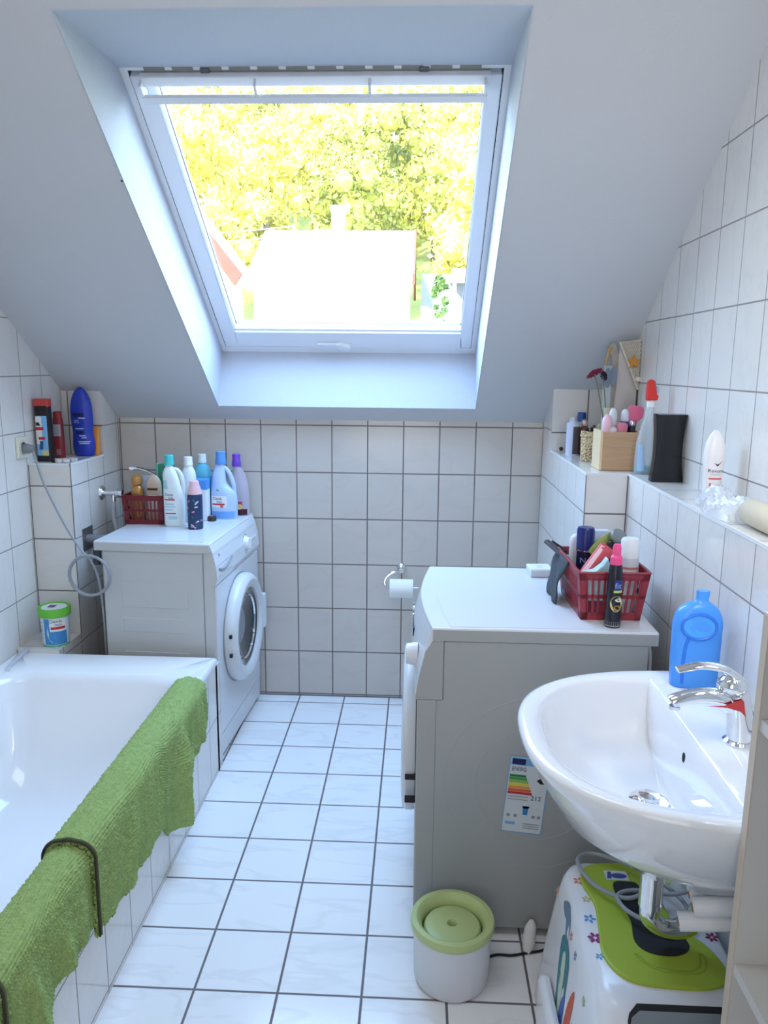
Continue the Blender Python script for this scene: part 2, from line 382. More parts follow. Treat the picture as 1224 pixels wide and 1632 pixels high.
# ------------------------------------------------------------------ skylight window
wr = thing('window_1', 'white centre-pivot skylight set deep in the sloped ceiling', 'window', (0, 3.305, slz(3.305, 0.30)), rot=(radians(180 - math.degrees(math.atan(0.705))), 0, 0))
del wr['label']; del wr['category']; struct(wr)
def ring_frame(g, xa, xb, ya, yb, wl, wr_, wb, wt, z0, z1):
    g.box(xa, xa + wl, ya, yb, z0, z1); g.box(xb - wr_, xb, ya, yb, z0, z1)
    g.box(xa + wl, xb - wr_, ya, ya + wb, z0, z1); g.box(xa + wl, xb - wr_, yb - wt, yb, z0, z1)
g = G(); ring_frame(g, -0.834, 0.232, 0.0, 1.285, 0.020, 0.020, 0.038, 0.012, -0.06, 0.006)
g.build('outer_frame', frame_white, wr, bevel=0.002, smooth=0)
g = G(); ring_frame(g, -0.816, 0.214, 0.036, 1.275, 0.006, 0.006, 0.008, 0.004, -0.06, -0.004)
g.build('gasket', dark, wr, smooth=0)
g = G(); ring_frame(g, -0.811, 0.209, 0.043, 1.258, 0.055, 0.042, 0.095, 0.024, -0.045, 0.010)
g.build('sash', frame_white, wr, bevel=0.004, smooth=0)
g = G(); ring_frame(g, -0.758, 0.169, 0.136, 1.236, 0.008, 0.006, 0.012, 0.010, -0.045, 0.000)
g.build('glazing_bead', frame_white, wr, bevel=0.002, smooth=0)
g = G(); ring_frame(g, -0.752, 0.165, 0.146, 1.228, 0.003, 0.003, 0.002, 0.003, -0.034, -0.026)
g.build('glazing_gasket', dark, wr, smooth=0)
gl = bpy.data.materials.new('window_glass'); gl.use_nodes = True; t = gl.node_tree; t.nodes.clear()
o1 = t.nodes.new('ShaderNodeOutputMaterial'); tr = t.nodes.new('ShaderNodeBsdfTransparent'); gs = t.nodes.new('ShaderNodeBsdfGlossy'); gs.inputs['Roughness'].default_value = 0.01
lw = t.nodes.new('ShaderNodeLayerWeight'); lw.inputs[0].default_value = 0.5; pw = t.nodes.new('ShaderNodeMath'); pw.operation = 'POWER'; pw.inputs[1].default_value = 5.0; t.links.new(lw.outputs['Facing'], pw.inputs[0]); fr = t.nodes.new('ShaderNodeMath'); fr.operation = 'MULTIPLY_ADD'; fr.inputs[1].default_value = 0.5; fr.inputs[2].default_value = 0.04; t.links.new(pw.outputs[0], fr.inputs[0]); mxs = t.nodes.new('ShaderNodeMixShader'); tr.inputs[0].default_value = (0.97, 0.98, 0.97, 1)
t.links.new(fr.outputs[0], mxs.inputs[0]); t.links.new(tr.outputs[0], mxs.inputs[1]); t.links.new(gs.outputs[0], mxs.inputs[2]); t.links.new(mxs.outputs[0], o1.inputs[0])
G().box(-0.752, 0.165, 0.140, 1.232, -0.030, -0.026).build('pane', gl, wr, smooth=0)
# ventilation flap with its grab rail
G().box(-0.780, 0.178, 1.238, 1.268, 0.004, 0.026).build('vent_flap', frame_white, wr, bevel=0.003, smooth=0)
g = G().box(-0.779, 0.169, 1.208, 1.229, 0.042, 0.056)
for x in (-0.775, -0.460, -0.148, 0.163): g.box(x - 0.004, x + 0.004, 1.215, 1.262, 0.012, 0.054)
g.build('vent_rail', frame_white, wr, bevel=0.002, smooth=0)
G().box(-0.80, 0.20, 1.262, 1.290, -0.01, 0.004).build('vent_channel', grey_pl, wr, smooth=0)
g = G()
for i in range(12): x = -0.765 + i * 0.078; g.box(x, x + 0.058, 1.270, 1.286, 0.003, 0.007)
g.build('vent_slot', mat('vent_dark', rgb(140, 142, 138), 0.7), wr, smooth=0)
for x in (-0.610, -0.015): G().box(x, x + 0.026, 1.268, 1.281, 0.006, 0.012).build('hinge_bracket', mat('bracket_dark', rgb(110, 112, 116), 0.5, metal=.6), wr, smooth=0, bevel=.002)
g = G().box(-0.424, -0.335, 0.066, 0.078, 0.010, 0.022).prism([(-0.345, 0.076), (-0.325, 0.080), (-0.288, 0.062), (-0.286, 0.040), (-0.322, 0.030), (-0.338, 0.052)], 'Z', 0.008, 0.026)
g.build('handle', frame_white, wr, bevel=0.003, smooth=0)

# small speck and hairline crack in the plaster are left to the plaster material
# ------------------------------------------------------------------ outside the skylight
def terr(x, y):
    if y < 26: b = -5.0
    elif y < 46: b = -5.0 + (y - 26) / 20 * 7.0
    else: b = 2.0 + (y - 46) * 0.36
    return b + 0.6 * sin(x * 0.13 + y * 0.07)
grass = mat('hillside_grass', rgb(150, 150, 80), 0.95, noise=0.25, nscale=0.8)
g = G(); g.grid([[(x, y, terr(x, y)) for x in range(-120, 81, 8)] for y in [-30, 10, 20, 26, 30, 36, 42, 46] + list(range(54, 260, 12))])
struct(g.build('hillside', grass, smooth=60))
leaf_mats = [mat('leaf_a', rgb(206, 192, 92), 0.6, noise=0.25, nscale=1.5), mat('leaf_b', rgb(158, 156, 66), 0.6, noise=0.25, nscale=1.5), mat('leaf_c', rgb(214, 200, 100), 0.6, noise=0.2, nscale=1.5)]
bark = mat('bark', rgb(120, 104, 84), 0.9, noise=0.2, nscale=3); birch = mat('birch_bark', rgb(225, 220, 205), 0.8, noise=0.15, nscale=4)
def crown(n, rx, rz, seed, mt, leaf=0.21):
    rnd = random.Random(seed); g = G(); lumps = []
    for i in range(40):
        a = rnd.uniform(0, 2 * pi); z = rnd.uniform(-0.9, 0.95); r = sqrt(max(0, 1 - z * z)) * rnd.uniform(0.45, 0.85)
        lumps.append((Vector((r * cos(a) * rx, r * sin(a) * rx, z * rz)), rnd.uniform(0.16, 0.34) * rx))
    for i in range(n):
        c, r = rnd.choice(lumps); d = Vector((rnd.gauss(0, 1), rnd.gauss(0, 1), rnd.gauss(0.25, 1))).normalized()
        p = c + d * r * rnd.uniform(0.6, 1.25); nrm = (d + Vector((rnd.gauss(0, .9), rnd.gauss(0, .9), rnd.gauss(0, .9)))).normalized()
        t_ = nrm.orthogonal().normalized(); b_ = nrm.cross(t_); an = rnd.uniform(0, pi); q = leaf * rnd.uniform(0.6, 1.2)
        u_ = (t_ * cos(an) + b_ * sin(an)) * q; v_ = (b_ * cos(an) - t_ * sin(an)) * q * 0.7
        g.add([p - u_, p + v_ * .8, p + u_, p - v_ * .8], [(0, 1, 2, 3)])
    for c, r in lumps: g.sphere(c, r * 0.62, seg=8, rings=6)
    return g
protos = []
for k in range(4):
    t0 = thing('deciduous_tree', 'sunlit yellow-green tree of the wooded slope outside the skylight', 'tree', group='trees of the wooded slope')
    crown(4200, 3.3 + 0.3 * k, 4.0 + 0.4 * (k % 2), 10 + k, leaf_mats[k % 3]).build('crown', leaf_mats[k % 3], t0, smooth=0, loc=(0, 0, 6.2), recalc=False)
    G().tube([(0, 0, -1), (0.1, 0, 3), (0, 0.1, 7)], lambda t_: 0.28 - 0.14 * t_, 7).build('trunk', bark, t0)
    protos.append(t0)
def copy_tree(o):
    c = o.copy(); C.objects.link(c)
    for ch in list(o.children):
        d = ch.copy(); C.objects.link(d); d.parent = c
        for gch in list(ch.children):
            e_ = gch.copy(); C.objects.link(e_); e_.parent = d
    return c
rnd = random.Random(3); used = [False] * 4; spots = []
y = 47.0
while y < 150:
    xa, xb = -0.30 * y - 2, 0.12 * y + 3; x = xa + (4.0 if int(y) % 2 else 0)
    while x < xb:
        spots.append((x + rnd.uniform(-.4, .4), y + rnd.uniform(-.5, .5))); x += 8.0
    y += 7.8
for i, (x, y) in enumerate(spots):
    k = i % 4
    o = protos[k] if not used[k] else copy_tree(protos[k]); used[k] = True
    s_ = rnd.uniform(0.90, 1.08); o.location = (x, y, terr(x, y) - 0.2); o.scale = (s_, s_, s_ * rnd.uniform(1.0, 1.2)); o.rotation_euler = (0, 0, rnd.uniform(0, 6.28))
for x, y, h, lb in ((-5.5, 70, 20, 'tall pale-trunked tree, left of a close pair high on the slope'), (-4.3, 70, 19, 'tall pale-trunked tree, right of a close pair high on the slope'), (-2.5, 70, 22, 'tallest bare pale trunk near the top centre of the wooded slope')):
    t1 = thing('birch_tree', lb, 'tree', (x, y, terr(x, y)))
    G().tube([(0, 0, -1), (0.15, 0, h * .5), (0, 0, h)], lambda t_: 0.30 - 0.12 * t_, 8).build('trunk', birch, t1)
    crown(500, 2.2, 1.8, 77, leaf_mats[0]).build('crown', leaf_mats[0], t1, smooth=0, loc=(0, 0, h), recalc=False)

wallw = mat('house_render', rgb(245, 240, 230), 0.9, noise=0.02, nscale=1); roofp = mat('pale_roof', rgb(235, 225, 210), 0.7, noise=0.06, nscale=6); roofr = mat('verge_brown', rgb(120, 66, 54), 0.8, noise=0.1, nscale=4)
hs = thing('house', 'white house with pale roof and chimney in the middle of the view', 'house', (-4.1, 40, -6))
G().prism([(-4, 0), (4, 0), (4, 11.4), (0, 13.6), (-4, 11.4)], 'X', -3.5, 3.5).build('wall', wallw, hs, smooth=0)
G().prism([(-4.5, 11.1), (0, 13.7), (4.5, 11.1), (4.5, 11.35), (0, 13.98), (-4.5, 11.35)], 'X', -3.7, 3.7).build('roof', roofp, hs, smooth=0)
G().prism([(-4.55, 11.0), (0, 13.6), (4.5, 11.0), (4.5, 11.42), (0, 14.05), (-4.55, 11.42)], 'X', 3.7, 3.82).build('verge_board', roofr, hs, smooth=0)
G().box(-0.35, 0.25, -0.3, 0.3, 13, 15.0).box(-0.42, 0.32, -0.37, 0.37, 14.9, 15.1).build('chimney', wallw, hs, smooth=0)
for x in (-2.4, -0.6, 1.2): G().box(x, x + 0.9, -4.03, -3.97, 8.4, 9.6).build('window', mat('house_window', rgb(200, 205, 205), 0.2), hs, smooth=0)
hl = thing('house', 'gabled house whose brown verge slopes down at the left of the view', 'house', (-9.4, 25.5, -5))
G().prism([(-4, 0), (3.2, 0), (3.2, 9.2), (0, 13.3), (-4, 8.2)], 'Y', 0, 2).build('wall', wallw, hl, smooth=0)
G().prism([(-4.4, 8.4), (0, 14.0), (3.7, 9.3), (3.45, 8.95), (0, 13.4), (-4.3, 8.1)], 'Y', -0.3, 2.2).build('roof', roofp, hl, smooth=0)
G().prism([(-4.4, 8.35), (0, 13.95), (3.75, 9.25), (3.5, 8.9), (0, 13.3), (-4.3, 8.0)], 'Y', -0.42, -0.30).build('verge_board', roofr, hl, smooth=0)
ys = thing('carport', 'white flat-roofed carport beside a grey wall, lower right of the view', 'carport', (0.9, 34, 0))
G().box(-0.9, 3.4, 3, 3.4, -3, 5.6).build('rear_wall', mat('slate_wall', rgb(120, 122, 135), 0.9), ys, smooth=0)
G().box(0.4, 3.4, 0, 3, 5.2, 5.5).build('roof', wallw, ys, smooth=0)
for x in (0.45, 1.9, 3.3): G().box(x, x + 0.14, 0.1, 0.24, -3, 5.2).build('post', wallw, ys, smooth=0)
G().box(-0.7, 3.4, 0.6, 1.2, -3, 3.9).build('low_wall', mat('yard_wall', rgb(200, 190, 175), 0.9, noise=.1, nscale=2), ys, smooth=0)
cy = thing('columnar_shrub', 'narrow dark green shrub standing by the carport', 'shrub', (0.75, 33.4, 0))
crown(700, 0.42, 1.6, 5, leaf_mats[1], leaf=0.14).build('foliage', mat('cypress', rgb(96, 120, 62), 0.7, noise=.2, nscale=3), cy, smooth=0, loc=(0, 0, 3.6), recalc=False)
G().tube([(0, 0, -3), (0, 0, 2.6)], 0.08, 6).build('stem', bark, cy)
pm = mat('galvanised', rgb(225, 225, 220), 0.5)
ap = thing('utility_pole', 'thin pale pole with wires in front of the trees', 'pole', (-7.3, 46, 1.0))
G().tube([(0, 0, 0), (0, 0, 8.3)], 0.07, 8).build('mast', pm, ap)
g = G()
for q in (8.2, 7.7): g.tube([(0, 0, q), (-4, 0, q - 0.35), (-9, 0.5, q - 0.4)], 0.025, 5, smooth=4)
g.build('wire', pm, ap)

# ------------------------------------------------------------------ bathtub
tub = thing('bathtub', 'white built-in bathtub along the left wall with tiled apron', 'bathtub', (0, 0, 0))
def rrect(xa, xb, ya, yb, r, z, n=8, sq=None):
    pts = []
    for cx_, cy_, a0 in ((xb - r, yb - r, 0), (xa + r, yb - r, 90), (xa + r, ya + r, 180), (xb - r, ya + r, 270)):
        for k in range(n + 1):
            a = radians(a0 + 90 * k / n); pts.append((cx_ + r * cos(a), cy_ + r * sin(a), z))
    return pts
TZ = 0.437
rings = [rrect(XL + .003, -0.717, 0.93, 2.62, 0.004, TZ - 0.028), rrect(XL + .003, -0.715, 0.928, 2.622, 0.008, TZ - 0.006), rrect(XL + 0.005, -0.719, 0.932, 2.618, 0.012, TZ),
         rrect(-1.415, -0.780, 1.02, 2.465, 0.10, TZ - 0.001), rrect(-1.405, -0.790, 1.03, 2.452, 0.105, TZ - 0.008), rrect(-1.398, -0.798, 1.045, 2.438, 0.11, TZ - 0.03),
         rrect(-1.375, -0.820, 1.10, 2.36, 0.13, 0.22), rrect(-1.355, -0.84, 1.15, 2.28, 0.15, 0.10), rrect(-1.31, -0.885, 1.22, 2.20, 0.16, 0.055), rrect(-1.22, -0.97, 1.35, 2.05, 0.12, 0.045)]
G().loft(rings, False, True).build('basin', tub_enamel, tub, smooth=50)
struct(G().box(-0.74, -0.717, 0.93, 2.62, 0, TZ - 0.026).box(-0.735, -0.7175, 2.62, 2.664, 0, TZ - 0.03).box(XL + .01, -0.717, 2.598, 2.62, 0, TZ - 0.026).build('trim_6', tm_apron, smooth=0))
sl_ = thing('plastic_strip', 'crumpled clear plastic strip hanging over the tub corner', 'plastic strip', (0, 0, 0))
g = G().tube([(-1.418, 2.63, .452), (-1.416, 2.56, .447), (-1.412, 2.50, .444), (-1.402, 2.455, .441), (-1.385, 2.42, .40), (-1.372, 2.39, .33)], lambda t_: (0.013 - 0.011 * t_, 0.0022), 10, smooth=4)
g.build('film', mat('clear_film', rgb(225, 228, 240), 0.15, alpha=0.55), sl_)
G().sphere((-1.371, 2.388, .322), 0.006).build('weight', white_pl, sl_)

# towels laid over the rim: path of the cross-section, swept along the tub
towel_m = mat('green_chenille', rgb(154, 176, 108), 0.95, noise=0.30, nscale=70)
hem_m = mat('olive_hem', rgb(92, 96, 62), 0.9)
def lerp(tab, y):
    for (y0, a), (y1, b) in zip(tab, tab[1:]):
        if y0 <= y <= y1: return a + (b - a) * (y - y0) / (y1 - y0)
    return tab[0][1] if y < tab[0][0] else tab[-1][1]
def smoothtab(tab): return lambda y: sum(lerp(tab, y + d) for d in (-.02, -.01, 0, .01, .02)) / 5
def towel(name, label, y0, y1, hem, base, folds, seed, ends):
    root = thing(name, label, 'towel', (0, 0, 0))
    rnd = random.Random(seed); hemf = smoothtab(hem)
    def xsec(y, t_):
        """t 0..1 from the hem inside the tub over the rim to the outer hem"""
        zi = 0.33; zo = hemf(y); top = 0.452 + base; xi, xo = -0.797 - base * .6, -0.697 + base
        r = 0.035
        L1 = top - r - zi; L2 = pi / 2 * r; L3 = (xo - xi) - 2 * r; L4 = pi / 2 * r; L5 = top - r - zo
        s_ = t_ * (L1 + L2 + L3 + L4 + L5)
        if s_ < L1: return (xi, zi + s_), (-1, 0), 0
        s_ -= L1
        if s_ < L2: a = pi - s_ / r; return (xi + r + r * cos(a), top - r + r * sin(a)), (cos(a), sin(a)), 0
        s_ -= L2
        if s_ < L3: return (xi + r + s_, top + 0.004 * sin(pi * s_ / L3)), (0, 1), 0
        s_ -= L3
        if s_ < L4: a = pi / 2 - s_ / r; return (xo - r + r * cos(a), top - r + r * sin(a)), (cos(a), sin(a)), 0
        s_ -= L4; return (xo, top - r - s_), (1, 0), s_
    NY = int((y1 - y0) / 0.0021); NT = 230; jit = {}
    rows = []
    for i in range(NY + 1):
        y = y0 + (y1 - y0) * i / NY; row = []
        for k in range(NT + 1):
            (x, z), (nx, nz_), dep = xsec(y, k / NT)
            fold = 0.0
            for fy, amp, wd, slant in folds:
                fold += amp * math.exp(-((y - fy - slant * dep) / wd) ** 2) * min(1, dep / 0.10)
            fold += (0.003 * sin(y * 55 + dep * 14 + seed) + (0.0045 * sin(y * 125 + dep * 5) if y > 2.08 else 0)) * min(1, dep / 0.06)
            # chenille nubs, in slightly wandering rows
            kk = k * 175 / 230
            ph = 0.8 * sin(y * 17 + kk * 0.05 + seed) + 0.7 * sin(kk * 0.13 + y * 11)
            a1 = kk * 1.05 + ph * 1.2; a2 = y * 400 + ph + 1.3 * sin(kk * 0.31); key = (int(a1 / pi), int(a2 / pi)); jt = jit.setdefault(key, rnd.uniform(0.45, 1.25))
            nub = 0.0056 * jt * (abs(sin(a1)) * abs(sin(a2))) ** 0.8 + rnd.uniform(-0.0004, 0.0004)
            off = fold + nub
            row.append((x + nx * off, y + 0.004 * sin(z * 40) * min(1, dep * 8), z + nz_ * off))
        rows.append(row)
    o = G().grid(rows).build('cloth', towel_m, root, smooth=180, solid=0.009, recalc=False)
    for ye, sgn in ends:
        pts = []
        for k in range(61):
            (x, z), (nx, nz_), dep = xsec(ye, k / 60)
            fold = sum(a * math.exp(-((ye - fy - sl2 * dep) / wd) ** 2) * min(1, dep / 0.10) for fy, a, wd, sl2 in folds)
            pts.append((x + nx * (0.0058 + fold), ye, z + nz_ * (0.0058 + fold)))
        G().tube(pts, (lambda t_: (0.0034, 0.0034)), 8).build('hem', hem_m, root)
        G().tube([(p[0], p[1] + sgn * 0.0065, p[2]) for p in pts], 0.0024, 8).build('piping', mat('dark_piping', rgb(52, 54, 40), .9), root)
towel('bath_towel', 'long green chenille towel on the tub rim, its folded far end nearest the washing machine', 1.482, 2.385,
      [(1.482, .232), (1.60, .225), (1.78, .212), (1.88, .222), (1.93, .215), (1.955, .165), (2.02, .140), (2.10, .118), (2.13, .150), (2.17, .235), (2.25, .255), (2.32, .27), (2.385, .29)],
      0.004, [(2.115, 0.040, 0.028, -0.15), (2.045, -0.012, 0.022, -0.2), (2.20, -0.018, 0.035, -0.1), (1.72, 0.010, 0.04, -.3), (2.31, 0.012, 0.02, 0.05), (2.36, -0.010, 0.02, 0), (1.9, 0.006, 0.05, -.2)], 1, [(1.486, -1)])
towel('bath_towel', 'near green chenille towel on the tub rim, tucked under the longer towel', 1.105, 1.55,
      [(1.105, .20), (1.17, .215), (1.25, .228), (1.33, .262), (1.40, .262), (1.55, .25)],
      -0.004, [(1.20, 0.018, 0.022, .2), (1.27, -0.006, 0.02, .2), (1.34, 0.016, 0.022, .1), (1.43, 0.008, 0.025, 0)], 5, [(1.120, -1)])

# ------------------------------------------------------------------ washing machine (front faces +X)
wm = thing('washing_machine', 'slim white front-loading washing machine behind the bathtub, detergents on top', 'washing machine', (0, 0, 0))
WY0, WY1, WX0, WX1, WH = 2.672, 3.262, -1.148, -0.728, 0.848
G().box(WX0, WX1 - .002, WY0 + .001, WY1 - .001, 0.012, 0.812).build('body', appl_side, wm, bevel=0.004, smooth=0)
G().box(WX0 - .028, WX1 - .014, WY0 - .004, WY1 + .004, 0.812, WH).build('top_panel', white_enamel, wm, bevel=0.005, smooth=0)
G().box(WX0 + .01, WX1 - .045, WY0 + .02, WY1 - .02, WH - .001, WH + .0012).build('top_inlay', white_enamel, wm, smooth=0)
# slanted control fascia, profile in X/Z
G().prism([(WX1 - .035, WH - .002), (WX1 - .016, WH - .002), (WX1 - .004, .815), (WX1 + .008, .765), (WX1 + .012, .715), (WX1 + .003, .690), (WX1 - .03, .690)], 'Y', WY0, WY1).build('control_panel', white_enamel, wm, bevel=0.004, smooth=0)
G().box(WX1 - .004, WX1 + .004, WY0 + .006, WY1 - .006, 0.105, 0.688).build('front_panel', white_enamel, wm, bevel=0.003, smooth=0)
G().box(WX1 - .006, WX1 + .002, WY0 + .006, WY1 - .006, 0.018, 0.100).build('kick_panel', white_enamel, wm, bevel=0.002, smooth=0)
for x in (WX0 + .05, WX1 - .05):
    for y in (WY0 + .04, WY1 - .04): G().lathe([(.022, 0), (.022, .014)], 12, (x, y, 0)).build('foot', dark, wm)
# pressed ribs on the side sheet
for za, zb in ((0.60, 0.70), (0.505, 0.56), (0.10, 0.43)):
    G().box(WX0 + .07, WX1 - .10, WY0 - .0005, WY0 + .003, za, zb).build('pressed_rib', appl_side, wm, bevel=0.004, smooth=0)
G().box(WX1 - .043, WX1 - .040, WY0 - .0005, WY0 + .002, .02, .812).build('seam', ink_grey, wm, smooth=0)
G().prism([(WX1 - .036, WH - .003), (WX1 - .016, WH - .003), (WX1 - .0045, .815), (WX1 + .007, .765), (WX1 + .011, .715), (WX1 + .002, .691), (WX1 - .036, .691)], 'Y', WY0 - .0012, WY0).build('fascia_side_shaded', appl_side, wm, smooth=0)  # greyer cover on the white fascia end, side shade put into colour
G().box(WX0 - .026, WX1 - .017, WY0 - .0052, WY0 - .004, .813, WH - .006).build('top_edge_shaded', appl_side, wm, smooth=0)  # greyer cover on the near edge of the top, shade as colour
# detergent drawer, recessed grip, dial and buttons
dr = G().prism([(WX1 - .010, .826), (WX1 + .0105, .752), (WX1 + .0145, .722), (WX1 - .012, .722)], 'Y', WY0 + .012, WY0 + .185).build('detergent_drawer', white_enamel, wm, bevel=0.004, smooth=0)
G().tube([(WX1 + .013, WY0 + .02, .752), (WX1 + .016, WY0 + .06, .742), (WX1 + .018, WY0 + .10, .745), (WX1 + .016, WY0 + .17, .765)], 0.0035, 8, smooth=5).build('drawer_grip', ink_grey, dr)
tl = G(); vs, fs = flat_text('Bo', 0.016)
tl.add([(WX1 + .0015 + (-y) * .20, WY0 + .060 + x, .795 + y) for x, y, z in vs], fs).build('logo', mat('logo_grey', rgb(90, 95, 110), .5), dr, smooth=0, recalc=False)
kx = WX1 + .004
G().lathe([(.027, 0), (.027, .006), (.022, .016), (.020, .020), (0.001, .020)], 28, (kx, 3.06, .765), axis='X').build('dial', white_pl, wm)
G().box(kx + .018, kx + .028, 3.055, 3.065, .742, .788).build('dial_grip', white_pl, wm, bevel=.003, smooth=0)
for i in range(6): G().lathe([(.0055, 0), (.005, .004), (.001, .004)], 12, (kx + .002, 3.115 + .02 * i, .762), axis='X').build('button', white_pl, wm)
g = G()
for i in range(9):
    a = radians(-130 + i * 32); g.box(kx + .0005, kx + .0025, 3.06 + .036 * sin(a) - .002, 3.06 + .036 * sin(a) + .002, .765 + .036 * cos(a) - .0012, .765 + .036 * cos(a) + .0012)
g.build('dial_marks', ink_grey, wm, smooth=0)
# door: ring bulging from the front, glass bowl, handle and hinges
DY, DZ, DR = 2.955, 0.446, 0.216
wr3 = radians(-3.0); _p = Vector((WX1, WY0, 0)); wm.rotation_euler = (0, 0, wr3); wm.location = _p - Matrix.Rotation(wr3, 3, 'Z') @ _p + Vector((0, -.006, 0))
door = G().lathe([(DR - .004, 0), (DR, .010), (DR, .030), (DR - .008, .044), (DR - .024, .052), (.166, .048), (.158, .042), (.154, .014)], 56, (WX1 + .002, DY, DZ), False, False, axis='X').build('door', white_enamel, wm)
G().lathe([(DR + .004, 0), (DR + .004, .006), (DR - .01, .006)], 56, (WX1 + .001, DY, DZ), axis='X').build('door_seal', grey_pl, wm)
dg = mat('door_glass', rgb(48, 54, 62), 0.04, coat=1.0, noise=0.5, nscale=9)
G().lathe([(.155, .016), (.148, .022), (.115, .004), (.07, -.010), (.001, -.014)], 48, (WX1 + .016, DY, DZ), False, True, axis='X').build('porthole', dg, door)
G().lathe([(.130, .006), (.126, .012), (.130, .018)], 40, (WX1 + .018, DY, DZ), False, False, axis='X').build('porthole_rim', chrome, door)
hy = DY + DR - 0.02
G().prism([(hy, DZ + .075), (hy + .030, DZ + .075), (hy + .040, DZ + .055), (hy + .040, DZ - .055), (hy + .030, DZ - .075), (hy, DZ - .075)], 'X', WX1 + .028, WX1 + .058).build('door_handle', white_enamel, door, bevel=0.005, smooth=0)
for z in (DZ + .03, DZ - .045): G().box(WX1 + .028, WX1 + .038, DY - DR - .004, DY - DR + .008, z - .007, z + .007).build('hinge_plug', dark, door, smooth=0)

# ------------------------------------------------------------------ dryer (front faces -X)
dy = thing('tumble_dryer', 'white front-loading dryer in the centre right, seen from its side', 'dryer', (0, 0, 0))
EX0, EX1, EY0, EY1, EH = 0.020, 0.572, 1.815, 2.405, 0.853
G().prism([(EX0 - .012, .024), (EX1, .024), (EX1, .818), (EX0 + .052, .818), (EX0 + .052, .662), (EX0 - .012, .662)], 'Y', EY0, EY1).build('body', dryer_side_shaded, dy, bevel=0.004, smooth=0)
tp = []
for k in range(13):
    y = EY0 - .002 + (EY1 - EY0 + .004) * k / 12; tp.append((EX0 + .022 - .028 * sin(pi * k / 12), y))
top_poly = tp + [(EX1 + .022, EY1 + .002), (EX1 + .022, EY0 - .002)]
G().prism(top_poly, 'Z', .818, EH).build('top_panel', white_enamel, dy, bevel=0.005, smooth=0)
tp2 = [(x + .045, y * .97 + (EY0 + EY1) / 2 * .03) for x, y in tp] + [(EX1 - .02, EY1 - .015), (EX1 - .02, EY0 + .015)]
G().prism(tp2, 'Z', EH - .001, EH + .0012).build('top_inlay', white_enamel, dy, smooth=0)
# sloping fascia: swept between the top plate and the front
rings = []
for k in range(13):
    y = EY0 + (EY1 - EY0) * k / 12; bow = .028 * sin(pi * k / 12)
    rings.append([(EX0 + .0515, y, .818), (EX0 + .023 - bow, y, .848), (EX0 + .006 - bow, y, .790), (EX0 - .010 - bow * .7, y, .720), (EX0 - .017 - bow * .3, y, .672), (EX0 - .017, y, .6635), (EX0 + .0515, y, .6635)])
G().loft(rings).build('control_panel', white_enamel, dy, smooth=30)
G().prism([(EX0 + .0515, .8175), (EX0 + .024, .8175), (EX0 + .007, .790), (EX0 - .009, .720), (EX0 - .016, .672), (EX0 - .016, .6645), (EX0 + .0515, .6645)], 'Y', EY0 - .0008, EY0 + .001).build('fascia_side_shaded', dryer_side_shaded, dy, smooth=0)  # thin cover painting the side's shade over the white fascia end
G().prism([(EX0 + .025, .8195), (EX1 + .020, .8195), (EX1 + .020, .848), (EX0 + .025, .848)], 'Y', EY0 - .0030, EY0).build('top_edge_shaded', dryer_side_shaded, dy, smooth=0)  # darker cover on the white top plate's near edge, painted shade
G().lathe([(.030, 0), (.030, -.010), (.026, -.030), (.001, -.032)], 28, (EX0 - .012, 1.915, .745), axis='X').build('dial', mat('dial_white', rgb(225, 225, 228), .35), dy)
G().box(EX0 - .026, EX0 - .018, 2.03, 2.15, .750, .775).build('display', dark, dy, smooth=0, bevel=.002)
for i in range(4): G().lathe([(.008, 0), (.007, -.006), (.001, -.006)], 14, (EX0 - .022, 2.20 + .035 * i, .755), axis='X').build('button', ink_grey if i % 2 else white_pl, dy)
dd = G().lathe([(.232, -.002), (.235, -.010), (.235, -.026), (.226, -.036), (.19, -.040), (.001, -.042)], 56, (EX0 - .012, 2.110, .452), axis='X').build('door', white_enamel, dy)
G().lathe([(.215, .001), (.215, -.004)], 48, (EX0 - .011, 2.110, .452), axis='X').build('door_seal', ink_grey, dy)
for z in (.418, .352): G().box(EX0 - .040, EX0 - .010, 1.868, 1.884, z - .006, z + .006).build('hinge_plug', dark, dd, smooth=0)
G().box(EX0 + .035, EX0 + .037, EY0 - .0006, EY0 + .002, .03, .665).build('seam', ink_grey, dy, smooth=0)
G().lathe([(.004, 0), (.004, -.002), (.001, -.002)], 12, (EX0 + .022, EY0 + .002, .79), axis='Y').build('screw', dark, dy)
for x in (EX0 + .05, EX1 - .05):
    for y in (EY0 + .05, EY1 - .05): G().lathe([(.022, 0), (.022, .026)], 14, (x, y, 0)).build('foot', dark, dy)
for r in (.155, .235):
    pts = [(.315 + r * cos(2 * pi * k / 64), EY0 + .0036, .44 + r * sin(2 * pi * k / 64)) for k in range(64)]
    G().tube(pts, 0.0042, 8, closed=True).build('pressed_ring', dryer_side_shaded, dy)
